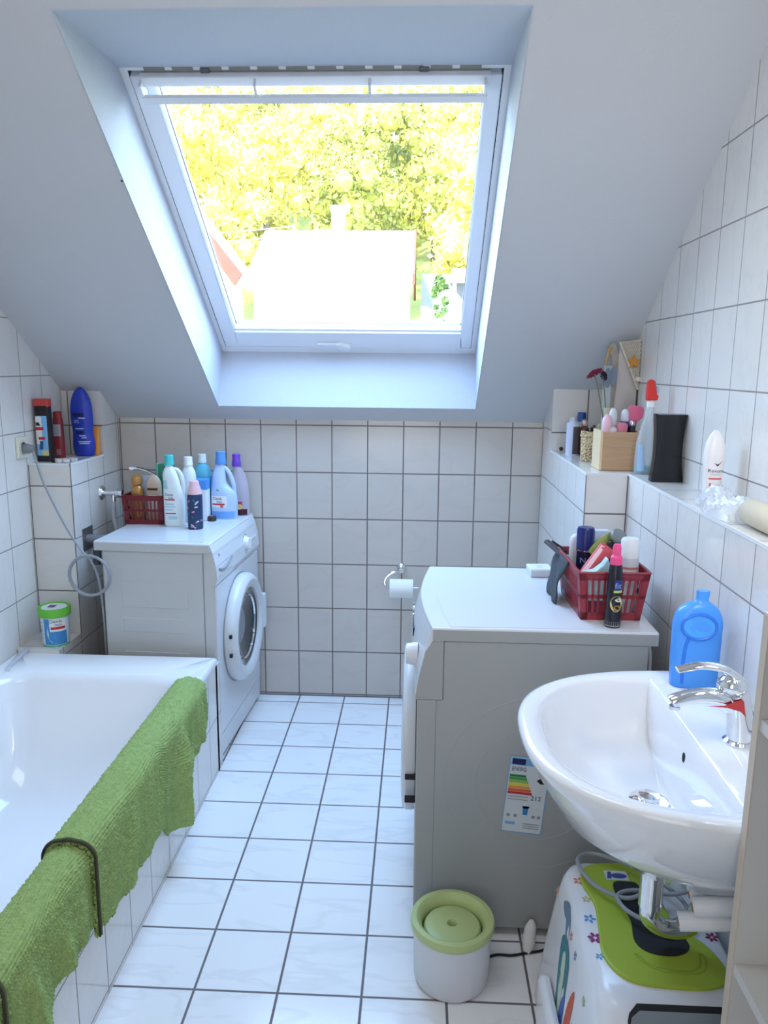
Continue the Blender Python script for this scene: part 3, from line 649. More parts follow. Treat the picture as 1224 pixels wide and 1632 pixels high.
# energy sticker, turned a little
es = thing('sticker', 'rectangular energy rating sticker with coloured bars on the dryer side', 'sticker', (.290, EY0 - .0008, .410), rot=(0, radians(5.0), 0))
sw, sh = .0515, .1055
def fl(u, v, off): return (u, -off - .0003, v)
patch('paper', fl, -sw, sw, -sh, sh, mat('sticker_paper', rgb(205, 210, 214), .5), es, off=0, nu=1, nv=1)
blue_l = mat('sticker_blue', rgb(110, 170, 215), .5)
for a in ((-sw, sw, sh - .002, sh), (-sw, sw, -sh, -sh + .002), (-sw, -sw + .002, -sh, sh), (sw - .002, sw, -sh, sh)): patch('border', fl, *a, blue_l, es, off=.0003, nu=1, nv=1)
patch('header', fl, -sw + .004, sw - .004, sh - .024, sh - .004, blue_l, es, off=.0003, nu=1, nv=1)
patch('flag', fl, -sw + .006, -.012, sh - .022, sh - .006, mat('flag_navy', rgb(24, 26, 84), .5), es, off=.0006, nu=1, nv=1)
text('wording', 'ENERG', .016, fl, -.026, sh - .035, ink, es, off=.0006, stretch=.75)
text('wording', 'A+', .010, fl, .030, sh - .036, ink_grey, es, off=.0006)
cols = [(30, 120, 70), (70, 150, 70), (140, 180, 70), (220, 200, 70), (225, 150, 60), (215, 90, 55), (190, 40, 45)]
for i, c_ in enumerate(cols):
    z1 = sh - .050 - i * .0078
    patch('rating_bar', lambda u, v, off, z1=z1, i=i: (u, -off, v), -sw + .004, -.006 + .0034 * i, z1 - .0070, z1, mat('bar%d' % i, rgb(*c_), .5), es, off=.0006, nu=1, nv=1)
G().prism([(.022, sh - .062), (.032, sh - .054), (.045, sh - .054), (.045, sh - .070), (.032, sh - .070)], 'Y', -.0010, -.0004).build('class_arrow', dark, es, smooth=0)
text('wording', '212', .018, fl, .026, -.006, ink, es, off=.0006)
for z in (-.004, -.012): patch('fine_print', fl, -sw + .006, .006, z - .002, z, ink_grey, es, off=.0005, nu=1, nv=1)
G().prism([(-.004, -.036), (.012, -.036), (.014, -.030), (.011, -.030), (.010, -.054), (-.002, -.054), (-.003, -.030), (-.006, -.030)], 'Y', -.0010, -.0004).build('pictogram', mat('picto_blue', rgb(50, 120, 180), .5), es, smooth=0)
for x in (-.042, -.024, .022, .036): patch('pictogram', fl, x, x + .008, -.062, -.054, ink_grey, es, off=.0006, nu=1, nv=1)
for z in (-.078, -.084, -.090): patch('fine_print', fl, .002, sw - .008, z - .002, z, ink_grey, es, off=.0005, nu=1, nv=1)
patch('fine_print', fl, -sw + .008, -.018, -.084, -.076, blue_l, es, off=.0005, nu=1, nv=1)

# ------------------------------------------------------------------ wash basin with fittings
sk = thing('washbasin', 'white oval ceramic washbasin hung on the tiled wall at right', 'sink', (0, 0, 0))
SCY = 1.350
def sring(xb, a, b, z, xw, nx=44, M_=10, n=2.5, dz=0.0):
    pts = []
    for k in range(nx + 1):
        th = -pi / 2 + pi * k / nx; c_, s_ = cos(th), sin(th)
        x = xb - a * abs(c_) ** (2 / n); y = b * math.copysign(abs(s_) ** (2 / n), s_)
        pts.append((x, SCY + y, z))
    for k in range(M_): pts.append((xw, SCY + b - 2 * b * k / (M_ - 1), z + dz))
    return pts
rings = [sring(.56, .10, .09, .585, .60), sring(.575, .20, .16, .605, .640), sring(.59, .315, .235, .680, .655), sring(.60, .372, .285, .755, .655), sring(.60, .388, .299, .785, .655),
         sring(.60, .397, .305, .800, .655), sring(.60, .401, .307, .812, .655), sring(.60, .398, .305, .820, .655), sring(.60, .388, .298, .8235, .653),
         sring(.515, .278, .262, .8215, .515), sring(.512, .270, .256, .817, .512), sring(.508, .262, .250, .806, .508), sring(.503, .235, .236, .755, .503), sring(.498, .190, .195, .705, .500), sring(.490, .120, .110, .684, .492), sring(.475, .040, .034, .676, .478)]
G().loft(rings).build('basin', ceramic, sk, smooth=60)
# raised tap ledge behind the bowl
G().sphere((.5045, 1.352, .772), .006, (.35, 1.1, 1.7)).build('overflow', dark, sk)
G().lathe([(.034, .680), (.036, .684), (.026, .6855)], 28, (.447, 1.352, 0)).build('waste_ring', chrome, sk)
G().lathe([(.019, .684), (.021, .690), (.019, .695), (.001, .697)], 28, (.447, 1.352, 0)).build('waste_plug', chrome, sk)
# mixer tap
tapo = thing('mixer_tap', 'chrome single-lever mixer tap on the washbasin', 'tap', (.588, 1.320, .822))
G().lathe([(.027, 0), (.028, .004), (.024, .008)], 28).build('base_ring', chrome, tapo)
G().tube([(0, 0, .004), (-.003, 0, .045), (-.010, 0, .085), (-.016, 0, .098)], lambda t_: (.0215 + .002 * t_, .0215 + .002 * t_), 24, smooth=6).build('tap_body', chrome, tapo)
G().tube([(-.006, 0, .062), (-.040, 0, .086), (-.080, 0, .088), (-.118, 0, .078), (-.126, 0, .074)], lambda t_: (.019 - .006 * t_, .017 - .006 * t_), 20, smooth=6).build('spout', chrome, tapo)
G().lathe([(.010, 0), (.010, .006)], 16, (-.119, 0, .062)).build('aerator', chrome, tapo)
G().sphere((-.020, 0, .110), .024, (1.1, 1, .85)).build('lever_base', chrome, tapo)
G().tube([(-.008, 0, .118), (-.040, 0, .140), (-.080, 0, .145), (-.120, 0, .136)], lambda t_: (.016 - .004 * t_, .0085 - .004 * t_), 18, smooth=6).build('lever', chrome, tapo)
G().add([(-.070, -.0195, .077), (-.040, -.0215, .080), (-.013, -.0250, .094), (-.009, -.0250, .090), (-.003, -.0240, .060), (-.012, -.0240, .070), (-.036, -.0215, .076)], [(0, 1, 6), (1, 2, 5, 6), (2, 3, 4, 5)]).build('red_reflection_patch', mat('reflection_red', rgb(205, 60, 60), .3), tapo, smooth=0)  # flat red patch painted on to imitate a reflection in the chrome
G().tube([(.016, -.004, .012), (.020, -.004, .060), (.014, -.004, .070)], .0028, 8, smooth=4).sphere((.013, -.004, .072), .006).build('pop_up_rod', chrome, tapo)
# waste pipe below
dp = thing('waste_pipe', 'dull chrome waste pipe bending under the washbasin', 'pipe', (0, 0, 0))
G().tube([(.468, 1.36, .60), (.468, 1.36, .555)], .027, 22).build('collar', mat('stained_metal', rgb(140, 132, 122), .35, metal=.8, noise=.3, nscale=60), dp)
G().tube([(.468, 1.36, .556), (.468, 1.36, .455)], .0225, 22).build('tailpiece', chrome, dp)
G().tube([(.468, 1.36, .46), (.470, 1.36, .430), (.488, 1.36, .408), (.520, 1.36, .402), (.548, 1.36, .415), (.565, 1.36, .45), (.58, 1.36, .475), (.652, 1.36, .478)], .0195, 18, smooth=6).build('trap_bend', chrome, dp)
G().lathe([(.030, -.001), (.030, -.006), (.023, -.018)], 24, (.655, 1.36, .478), axis='X').build('wall_rosette', chrome, dp)
av = thing('angle_valve', 'chrome angle valve with a red marker behind the waste pipe', 'valve', (.655, 1.455, .50))
G().lathe([(.026, 0), (.026, -.008), (.012, -.012), (.012, -.045)], 20, axis='X').build('valve_body', chrome, av)
G().lathe([(.017, -.045), (.019, -.052), (.019, -.066), (.014, -.070)], 12, axis='X').build('valve_knob', white_pl, av)
G().lathe([(.009, -.0702), (.009, -.073)], 14, axis='X').build('red_marker', mat('marker_red', rgb(225, 60, 50), .4), av)
pr = thing('pipe_cover_bundle', 'bundle of white plastic pipe covers jutting out under the washbasin', 'pipe covers', (0, 0, 0))
for k, (yy, zz, xs) in enumerate(((1.215, .535, .470), (1.205, .572, .488), (1.255, .560, .500), (1.245, .515, .500))):
    o = G().tube([(xs, yy, zz), (.653, yy - .030, zz + .032)], .0165, 16).build('rail', white_pl, pr)
    G().tube([(xs - .0004, yy, zz), (xs + .001, yy, zz)], .0085, 12).build('rail_end', mat('cork_end', rgb(150, 112, 88), .8), o)
# grey connection hose lying in loops
hz = thing('supply_hose', 'thin grey hose looped over the step stool under the sink', 'hose', (0, 0, 0))
G().tube([(.64, 1.45, .50), (.60, 1.50, .44), (.53, 1.50, .40), (.46, 1.47, .385), (.40, 1.52, .378), (.38, 1.60, .378), (.42, 1.63, .378), (.50, 1.58, .382), (.56, 1.50, .385), (.57, 1.43, .385), (.50, 1.40, .384), (.45, 1.43, .384), (.44, 1.48, .382), (.48, 1.50, .382), (.56, 1.47, .40), (.60, 1.43, .47), (.60, 1.42, .60)], .0046, 10, smooth=7).build('hose', grey_hose, hz)

# ------------------------------------------------------------------ bottles and other small things
def M(name, c, rough=0.4, **k): return mat(name, rgb(*c), rough, **k)
def cap_on(root, name, z0, r0, h, material, ribs=0, r1=None, cx=0.0, collar=None):
    r1 = r1 or r0 * .92
    prof = [(r0, z0), (r0, z0 + h * .25), (r1, z0 + h * .35), (r1, z0 + h * .93), (r1 * .88, z0 + h), (.001, z0 + h)]
    if collar: prof = [(collar, z0 - h * .3), (collar, z0)] + prof
    return G().lathe(prof, 28, (cx, 0, 0), axis='Z').build(name, material, root)
def bottle(name, label, cat, x, y, z, secs, material, n=2.4, rz=0, group=None):
    t_ = thing(name, label, cat, (x, y, z), rz, group); b = Body(secs, n)
    b.mesh(G()).build('body', material, t_, smooth=60); return t_, b
WZ = 0.8492
# --- on the washing machine
t_, b = bottle('detergent_bottle', 'white detergent bottle with turquoise cap and side handle on the washing machine', 'bottle', -0.962, 2.972, WZ,
    [(0, .034, .024), (.004, .038, .028), (.03, .040, .030), (.12, .040, .030), (.17, .034, .029, -.005), (.205, .030, .026, -.010), (.225, .022, .020, -.013), (.236, .014, .014, -.015), (.244, .0135, .0135, -.015)], M('milky_white', (226, 234, 234), .3), 2.8)
G().tube([(.000, 0, .226), (.018, 0, .222), (.032, 0, .200), (.038, 0, .165), (.036, 0, .125)], .0085, 12, smooth=5).build('grip', MATS['milky_white'], t_)
c = cap_on(t_, 'cap', .243, .019, .040, M('turquoise', (70, 190, 190), .35), cx=-.015)
text('lettering', 'Denk', .015, b.surf, -.010, .128, ink, t_); text('lettering', 'mit', .015, b.surf, -.004, .116, ink, t_)
patch('red_band', b.surf, -.030, .012, .106, .111, ink_red, t_); patch('red_band', b.surf, -.028, .014, .052, .056, ink_red, t_)
pt = M('pale_print', (170, 212, 220), .5)
for v0, v1, a, c2 in ((.088, .094, -.028, .006), (.078, .083, -.028, .012), (.066, .071, -.028, .004), (.030, .044, -.016, .018)): patch('print', b.surf, a, c2, v0, v1, pt, t_)
patch('print', b.surf, -.030, -.012, .150, .185, pt, t_)
t_, b = bottle('detergent_bottle', 'plain white bottle with white cap just behind the turquoise-capped one', 'bottle', -0.928, 3.060, WZ,
    [(0, .028, .024), (.01, .031, .026), (.15, .031, .026), (.20, .028, .024), (.222, .018, .018), (.230, .016, .016)], M('white_hdpe', (232, 236, 240), .3), 2.4)
cap_on(t_, 'cap', .230, .019, .036, white_pl)
t_, b = bottle('spray_can', 'small navy patterned bottle with pale pink cap at the front of the washing machine top', 'bottle', -0.866, 2.925, WZ,
    [(0, .025, .025), (.003, .029, .029), (.06, .0295, .0295), (.120, .0295, .0295), (.135, .028, .028), (.140, .026, .026)], M('navy_print', (38, 58, 92), .4), 2.0)
G().lathe([(.0275, .134), (.0275, .150), (.019, .172), (.018, .186), (.014, .189), (.001, .189)], 28).build('cap', M('pale_pink', (235, 190, 198), .35), t_)
rnd = random.Random(9)
for k in range(15):
    u = rnd.uniform(-.024, .024); v = rnd.uniform(.008, .118); a = rnd.uniform(-1, 1); mt = rnd.choice([M('petal_white', (215, 215, 225), .5), M('petal_pink', (215, 140, 170), .5), M('petal_teal', (50, 110, 130), .5)])
    L_ = rnd.uniform(.006, .012); w_ = rnd.uniform(.002, .0035); g = G(); poly = [b.surf(u + cos(a) * L_ * cos(q) - sin(a) * w_ * sin(q), v + sin(a) * L_ * cos(q) + cos(a) * w_ * sin(q), .0005 + .00004 * k) for q in [2 * pi * i / 12 for i in range(12)]]
    g.add(poly, [tuple(range(12))]).build('petal_print', mt, t_, smooth=0, recalc=False)
t_, b = bottle('detergent_bottle', 'pale blue translucent softener bottle with blue cap and see-through handle on the washing machine', 'bottle', -0.805, 3.140, WZ,
    [(0, .050, .030), (.005, .054, .034), (.06, .056, .036), (.110, .052, .034, -.002), (.145, .034, .030, -.018), (.185, .028, .026, -.018), (.210, .022, .020, -.014), (.232, .0165, .0165, -.010), (.240, .016, .016, -.010)], M('softener_blue', (188, 210, 244), .25), 2.4)
G().tube([(.000, 0, .216), (.018, 0, .200), (.032, 0, .172), (.042, 0, .138), (.044, 0, .100)], .0095, 12, smooth=6).build('grip', MATS['softener_blue'], t_)
cap_on(t_, 'cap', .240, .0215, .040, M('cap_blue', (90, 150, 220), .35), cx=-.010, collar=.0225)
patch('label', b.surf, -.045, .020, .050, .098, label_white, t_)
text('lettering', 'Denk', .018, b.surf, -.020, .087, ink, t_, off=.001); text('lettering', 'mit', .017, b.surf, -.012, .074, ink, t_, off=.001)
patch('red_band', b.surf, -.042, .010, .061, .067, ink_red, t_, off=.001)
def blob(nm, surf, u, v, r, mt, par, off=.0007, sy=1.0): return G().add([surf(u + r * cos(2 * pi * i / 16), v + r * sy * sin(2 * pi * i / 16), off) for i in range(16)], [tuple(range(16))]).build(nm, mt, par, smooth=0, recalc=False)
blob('daisy_print', b.surf, -.032, .176, .010, M('deep_blue_print', (110, 160, 225), .5), t_); blob('leaf_print', b.surf, -.012, .122, .006, M('leaf_green', (90, 160, 90), .5), t_, sy=.6)
blob('flower_print', b.surf, -.002, .056, .007, M('soft_red', (220, 110, 120), .5), t_, off=.0013); patch('liquid_line', b.surf, -.05, .05, .004, .034, M('liquid_blue', (120, 175, 240), .25), t_, off=.0003)
t_ = thing('screw_cap', 'small dark brown screw cap lying in front of the pale blue softener', 'cap', (-0.842, 3.076, WZ))
G().lathe([(.017, 0), (.018, .006), (.017, .018), (.012, .021), (.001, .021)], 24).build('cap', M('dark_brown', (62, 50, 44), .5), t_)
G().lathe([(.008, .0212), (.007, .0225), (.001, .0225)], 16).build('cap_centre', M('tan_dot', (140, 120, 90), .5), t_)
t_ = thing('detergent_box', 'white box with blue upper edge between the small navy bottle and the softener', 'box', (-0.884, 3.095, WZ))
G().box(-.030, .026, -.025, .025, 0, .150).build('carton', M('carton_white', (232, 236, 244), .5), t_, bevel=.004, smooth=0)
G().box(-.031, .027, -.026, .026, .128, .172).build('lid', M('lid_blue', (84, 150, 225), .4), t_, bevel=.004, smooth=0)
t_, b = bottle('detergent_bottle', 'round-shouldered turquoise bottle with clear cap behind the white and blue box', 'bottle', -0.902, 3.172, WZ,
    [(0, .040, .030), (.01, .043, .033), (.14, .043, .033), (.18, .040, .031), (.205, .030, .025), (.222, .018, .018), (.228, .016, .016)], M('aqua', (100, 190, 215), .25), 2.3)
cap_on(t_, 'cap', .228, .019, .036, M('frosted', (215, 228, 228), .25))
t_, b = bottle('detergent_bottle', 'clear empty bottle with violet cap and handle at the far end of the washing machine', 'bottle', -0.756, 3.212, WZ,
    [(0, .038, .024), (.006, .041, .027), (.06, .041, .027), (.12, .036, .025), (.17, .026, .020, -.006), (.205, .016, .016, -.010), (.222, .014, .014, -.011)], M('clear_pink', (225, 215, 232), .12, alpha=.42), 2.3)
G().tube([(.000, 0, .205), (.016, 0, .180), (.030, 0, .135), (.036, 0, .09)], .006, 10, smooth=5).build('grip', MATS['clear_pink'], t_)
cap_on(t_, 'cap', .222, .0185, .040, M('violet', (118, 70, 190), .35), cx=-.011, collar=.0195)
patch('label', b.surf, -.036, .034, .004, .030, M('plum', (66, 16, 40), .4), t_); patch('label', b.surf, -.034, .016, .030, .062, M('magenta_print', (190, 60, 110), .45), t_)
blob('flower_print', b.surf, .004, .040, .012, M('yellow_print', (225, 200, 110), .5), t_, off=.001)
patch('label', b.surf, -.036, -.018, .070, .125, M('violet_print', (150, 90, 170), .45), t_)

def basket(name, label, x, y, z, rz, wt, dt, wb, db, h, cols, material, handles=True):
    t_ = thing(name, label, 'basket', (x, y, z), rz)
    def side(k):
        def mp(u, v, w_):
            f = v / h; hx = (wb + (wt - wb) * f) / 2; hy = (db + (dt - db) * f) / 2
            if k == 0: return (u * hx, -hy - w_, v)
            if k == 1: return (hx + w_, u * hy, v)
            if k == 2: return (-u * hx, hy + w_, v)
            return (-hx - w_, -u * hy, v)
        return mp
    g = G()
    for k in range(4):
        mp = side(k); L_ = (wt if k % 2 == 0 else dt); nc = cols if k % 2 == 0 else int(cols * dt / wt)
        def bar(u0, u1, v0, v1):
            vs = [mp(u, v, w_) for w_ in (-.0012, .0012) for v in (v0, v1) for u in (u0, u1)]
            g.add(vs, [(0, 1, 3, 2), (4, 6, 7, 5), (0, 4, 5, 1), (2, 3, 7, 6), (0, 2, 6, 4), (1, 5, 7, 3)])
        bar(-1, 1, 0, h * .16); bar(-1, 1, h * .46, h * .54); bar(-1, 1, h * .84, h)
        a = 2 * .74 / nc; bar(-1, -.80, 0, h); bar(.80, 1, 0, h)
        for i in range(nc + 1):
            if i < nc + 1: u = -.80 + 1.6 * i / nc; bar(u - .04 * 8 / nc, u + .04 * 8 / nc, h * .1, h * .9)
    g.build('wall', material, t_, smooth=0)
    G().box(-wb / 2, wb / 2, -db / 2, db / 2, 0, .003).build('base', material, t_, smooth=0)
    rp = [(wt / 2, -dt / 2), (wt / 2, dt / 2), (-wt / 2, dt / 2), (-wt / 2, -dt / 2)]
    P = []
    for i in range(4):
        p, q = Vector((*rp[i], h)), Vector((*rp[(i + 1) % 4], h)); P += [p.lerp(q, .06), p.lerp(q, .5), p.lerp(q, .94)]
    G().tube(P, (lambda q: (.0045, .003)), 8, smooth=3, closed=True).build('rim', material, t_)
    return t_
basket('basket', 'maroon plastic basket with slotted sides on the washing machine', -1.092, 3.075, WZ, 0, .165, .20, .150, .185, .115, 8, redb)
BZ = WZ + .005
t_, b = bottle('bottle', 'golden bottle with round gold cap in the washing machine basket', 'bottle', -1.130, 3.03, BZ, [(0, .022, .018), (.01, .025, .020), (.12, .025, .020), (.14, .018, .016), (.146, .013, .013)], M('gold', (190, 140, 80), .25, metal=.4), 2.3)
G().lathe([(.014, .145), (.020, .150), (.024, .165), (.020, .182), (.008, .189), (.001, .189)], 26).build('cap', MATS['gold'], t_)
t_, b = bottle('bottle', 'beige shampoo bottle standing at the front of the washing machine basket', 'bottle', -1.062, 3.03, BZ, [(0, .028, .016), (.01, .031, .019), (.13, .031, .019), (.165, .027, .018), (.185, .014, .012), (.188, .008, .008)], M('beige', (205, 182, 160), .35), 2.5)
patch('label', b.surf, -.022, .020, .128, .138, M('brown_ink', (90, 60, 50), .5), t_); patch('label', b.surf, -.018, .016, .05, .11, label_white, t_)
t_, b = bottle('tube', 'pale blue and white tube standing between gold and beige bottles', 'tube', -1.103, 3.075, BZ, [(0, .016, .016), (.03, .018, .016), (.12, .021, .012), (.178, .023, .003)], M('ice_blue', (195, 212, 236), .35), 2.2)
t_ = thing('razor', 'white and black disposable razor lying across the basket bottles', 'razor', (-1.108, 3.045, BZ + .193), 0, rot=(0, radians(14), radians(8)))
G().tube([(-.045, 0, .008), (-.02, 0, .014), (.02, 0, .012), (.06, 0, .000)], lambda q: (.006, .004), 10, smooth=4).build('grip', white_pl, t_)
G().tube([(-.03, -.003, .0165), (.0, -.003, .018), (.04, -.003, .010), (.062, -.002, .001)], lambda q: (.0035, .002), 8, smooth=4).build('rubber_strip', black_pl, t_)
G().box(-.056, -.040, -.018, .018, .004, .012).build('blade_head', white_pl, t_, bevel=.002, smooth=0)
t_ = thing('soap_pack', 'dark green pack standing at the back right of the washing machine basket', 'pack', (-1.040, 3.12, BZ))
G().box(-.034, .034, -.014, .014, 0, .222).build('pack', M('pine_green', (58, 134, 108), .4), t_, bevel=.005, smooth=0)
G().box(-.038, -.028, -.0155, .0155, .17, .2245).build('fold', M('mint', (120, 190, 160), .4), t_, bevel=.002, smooth=0)

# --- left shelf
LZ = 1.113
t_, b = bottle('cleaner_bottle', 'tall black flat cleaner bottle with red cap and blue-white label on the left shelf', 'bottle', -1.420, 2.876, LZ, [(0, .026, .016), (.004, .028, .018), (.19, .0275, .018), (.205, .027, .018)], black_pl, 5.0)
G().prism([(-.0275, -.017), (.0275, -.017), (.0275, .017), (-.0275, .017)], 'Z', .205, .236).build('cap', M('cap_red', (205, 70, 66), .4), t_, bevel=.003, smooth=0)
patch('label', b.surf, -.024, .020, .022, .172, M('sky_label', (130, 190, 235), .4), t_)
patch('label', b.surf, -.024, .000, .065, .170, label_white, t_, off=.0008)
patch('label', b.surf, -.004, .020, .022, .042, M('cream_label', (225, 210, 150), .45), t_, off=.0008)
patch('red_band', b.surf, -.024, .006, .118, .130, ink_red, t_, off=.0012); patch('red_band', b.surf, -.014, .010, .082, .093, ink_red, t_, off=.0012)
patch('print', b.surf, -.022, -.004, .135, .148, ink, t_, off=.0012, shape=lambda f, a, c_: (a, c_ - .006 * f)); patch('print', b.surf, -.014, .000, .045, .078, M('ink_blue', (50, 90, 140), .5), t_, off=.0012, shape=lambda f, a, c_: (a + .004 * f, c_ + .003 * f))
G().lathe([(.008, 0), (.008, .012), (.001, .013)], 14).build('cap', black_pl, thing('nozzle_cap', 'tiny black cap beside the foot of the black cleaner bottle', 'cap', (-1.376, 2.842, LZ)))
t_, b = bottle('shower_gel', 'slim dark red bottle with grey label behind the black cleaner bottle', 'bottle', -1.420, 2.990, LZ, [(0, .018, .015), (.004, .021, .018), (.10, .020, .017), (.150, .018, .016), (.156, .015, .014)], M('dark_red', (138, 42, 48), .35), 2.6)
G().lathe([(.0165, .155), (.0165, .178), (.012, .182), (.001, .182)], 22).build('cap', M('brick_red', (150, 40, 42), .35), t_)
patch('label', b.surf, -.017, .015, .085, .132, M('label_grey', (165, 160, 168), .45), t_); patch('print', b.surf, -.004, .012, .012, .035, M('label_grey2', (150, 110, 115), .45), t_)
t_, b = bottle('shampoo_bottle', 'big royal blue oval-topped shower gel bottle on the left shelf', 'bottle', -1.352, 3.065, LZ,
    [(0, .034, .020), (.003, .038, .023), (.03, .044, .026), (.06, .044, .026), (.095, .040, .025, -.002), (.14, .044, .026, -.003), (.18, .0445, .026, -.004), (.215, .040, .025, -.004), (.245, .030, .021, -.004), (.264, .018, .014, -.004), (.274, .006, .005, -.004)], M('royal_blue', (44, 66, 186), .3), 2.2)
ltb = M('light_print', (190, 205, 240), .5)
text('lettering', '0%', .020, b.surf, -.012, .138, ltb, t_)
patch('print', b.surf, -.028, .018, .158, .172, M('navy_ink', (26, 34, 90), .5), t_)
for a, c2, v in ((-.004, .022, .150), (-.020, .014, .108), (-.006, .020, .080), (.002, .022, .072), (-.012, .034, .056), (-.008, .030, .049)): patch('print', b.surf, a, c2, v, v + .0045, ltb, t_)
patch('print', b.surf, -.016, .014, .090, .100, M('navy_ink', (26, 34, 90), .5), t_)
patch('cap_line', b.surf, -.036, .030, .2185, .2200, M('deep_blue', (34, 50, 150), .3), t_)
t_, b = bottle('tube', 'small orange tube standing behind the royal blue bottle', 'tube', -1.318, 3.098, LZ, [(0, .014, .012), (.02, .016, .012), (.08, .018, .008), (.115, .019, .002)], M('orange', (240, 160, 70), .4), 2.4)
for i, (x, y, lb) in enumerate(((-1.352, 2.835, 'left of the row of tealights, by the shelf edge'), (-1.330, 2.845, 'middle tealight of the row on the left shelf edge'), (-1.312, 2.872, 'right tealight of the row, nearest the shelf corner'))):
    t_ = thing('tealight', ('small white tealight, ' if i == 0 else 'small ') + lb, 'candle', (x, y, LZ), group='tealights on the left shelf')
    G().lathe([(.014, 0), (.0148, .013), (.0138, .013), (.0135, .010), (.001, .010)], 20).build('cup', M('tealight_cup', (215, 215, 220), .35, metal=.3), t_)
    G().lathe([(.013, .0102), (.001, .0112)], 20).build('wax', M('wax_amber', (235, 205, 175), .5), t_)
# --- tub of stain remover on the plinth
t_ = thing('powder_tub', 'white and blue powder tub with bright green lid on the far corner of the bathtub', 'tub', (-1.340, 2.690, .4515))
bt = Body([(0, .044, .044), (.003, .047, .047), (.06, .049, .049), (.125, .052, .052)], 2.0)
bt.mesh(G()).build('body', M('tub_white', (225, 230, 236), .35), t_)
G().lathe([(.055, .112), (.0575, .114), (.0580, .140), (.055, .145), (.052, .145), (.050, .141), (.001, .141)], 36).build('lid', M('lid_green', (110, 196, 64), .4), t_)
G().lathe([(.045, .1412), (.001, .1418)], 32).build('lid_label', label_white, t_)
patch('lid_print', lambda u, v, off: (u, v, .1424), -.022, .004, -.012, .016, M('lid_print', (120, 80, 140), .5), t_, off=0)
patch('label', bt.surf, -.020, .047, .008, .108, M('azure', (70, 145, 205), .4), t_)
blob('label_disc', bt.surf, .020, .055, .030, M('aqua_disc', (180, 220, 225), .45), t_, off=.0008, sy=1.4)
patch('label', bt.surf, .002, .047, .060, .110, label_white, t_, off=.0011)
text('lettering', 'Denk', .017, bt.surf, .022, .099, ink, t_, off=.0016); text('lettering', 'mit', .015, bt.surf, .030, .086, ink, t_, off=.0016)
patch('red_band', bt.surf, .006, .045, .068, .078, ink_red, t_, off=.0014)
for v in (.03, .045, .06, .075, .09): patch('fine_print', bt.surf, -.045, -.026, v, v + .004, M('fine_print', (190, 200, 215), .5), t_)
G().lathe([(.047, .0), (.0475, .006), (.044, .006)], 32).build('green_foot', M('foot_green', (90, 180, 130), .4), t_)

# --- socket, plug, cable with its coil
t_ = thing('wall_socket', 'cream wall socket with a grey plug on the left wall', 'socket', (XL, 2.760, 1.176))
G().box(0, .009, -.036, .036, -.040, .040).build('cover', M('cream', (226, 224, 206), .4), t_, bevel=.003, smooth=0)
G().lathe([(.026, 0), (.026, .004), (.020, .004), (.019, -.002)], 28, (.009, 0, 0), axis='X', cap1=False).build('socket_ring', M('cream2', (215, 213, 196), .4), t_)
t_ = thing('power_cable', 'grey appliance cable running from the wall socket to a coil by the washing machine', 'cable', (0, 0, 0))
G().lathe([(.018, 0), (.018, .020), (.013, .034), (.008, .040), (.001, .040)], 20, (XL + .010, 2.760, 1.172), axis='X').build('plug', M('plug_grey', (130, 134, 142), .45), t_)
G().tube([(XL + .042, 2.760, 1.165), (XL + .055, 2.752, 1.145), (-1.36, 2.722, 1.05), (-1.27, 2.680, .90), (-1.200, 2.652, .812), (-1.185, 2.650, .802)], .0042, 10, smooth=6).build('cord', grey_hose, t_)
rc = random.Random(4); pts = []
for k in range(0, 4 * 24 + 1):
    a = pi / 2 - 2 * pi * k / 24; rr_ = .074 + .005 * sin(k * .27); pts.append((-1.183 + rr_ * cos(a), 2.650 - .004 + .004 * sin(k * .13), .726 + rr_ * sin(a)))
G().tube(pts, .0045, 8).build('coil', grey_hose, t_)
G().tube([(-1.19, 2.652, .80), (-1.175, 2.665, .77), (-1.160, 2.680, .70), (-1.158, 2.700, .55), (-1.165, 2.72, .30)], .0042, 8, smooth=5).build('cord', grey_hose, t_)
# washing machine tap and wall plate
t_ = thing('valve', 'chrome washing machine tap on the tiled boxing above the hose', 'tap', (-1.297, 3.069, .960))
G().lathe([(.030, 0), (.030, .004), (.024, .012), (.012, .014), (.011, .040)], 26, axis='X').build('rosette', chrome, t_)
G().tube([(.030, 0, 0), (.060, 0, 0), (.078, 0, 0)], .012, 16).tube([(.052, 0, .0), (.052, -.002, -.035)], .009, 12).build('valve_body', chrome, t_)
G().lathe([(.019, .064), (.021, .072), (.019, .092), (.001, .094)], 10, axis='X').build('handwheel', chrome, t_)
t_ = thing('inlet_hose', 'pale grey water hose hanging down from the washing machine tap', 'hose', (0, 0, 0))
G().tube([(-1.245, 3.067, .925), (-1.245, 3.060, .86), (-1.235, 3.055, .80), (-1.232, 3.06, .60), (-1.232, 3.07, .30)], .0085, 12, smooth=6).build('hose', M('hose_pale', (190, 194, 200), .5), t_)
t_ = thing('drain_fitting', 'square steel plate with grey trap knob beside the washing machine corner', 'drain fitting', (-1.297, 2.915, .803))
G().box(.0, .004, -.046, .046, -.045, .045).build('plate', M('brushed_steel', (150, 150, 152), .3, metal=.8), t_, bevel=.001, smooth=0)
G().tube([(.004, 0, -.002), (.055, 0, -.002), (.075, -.002, -.006)], .019, 18).build('elbow', M('dull_grey', (140, 142, 148), .4, metal=.3), t_)
G().tube([(.035, 0, -.015), (.037, -.005, -.060), (.040, -.02, -.10)], .015, 14).build('trap_outlet', M('trap_dark', (70, 72, 78), .5), t_)
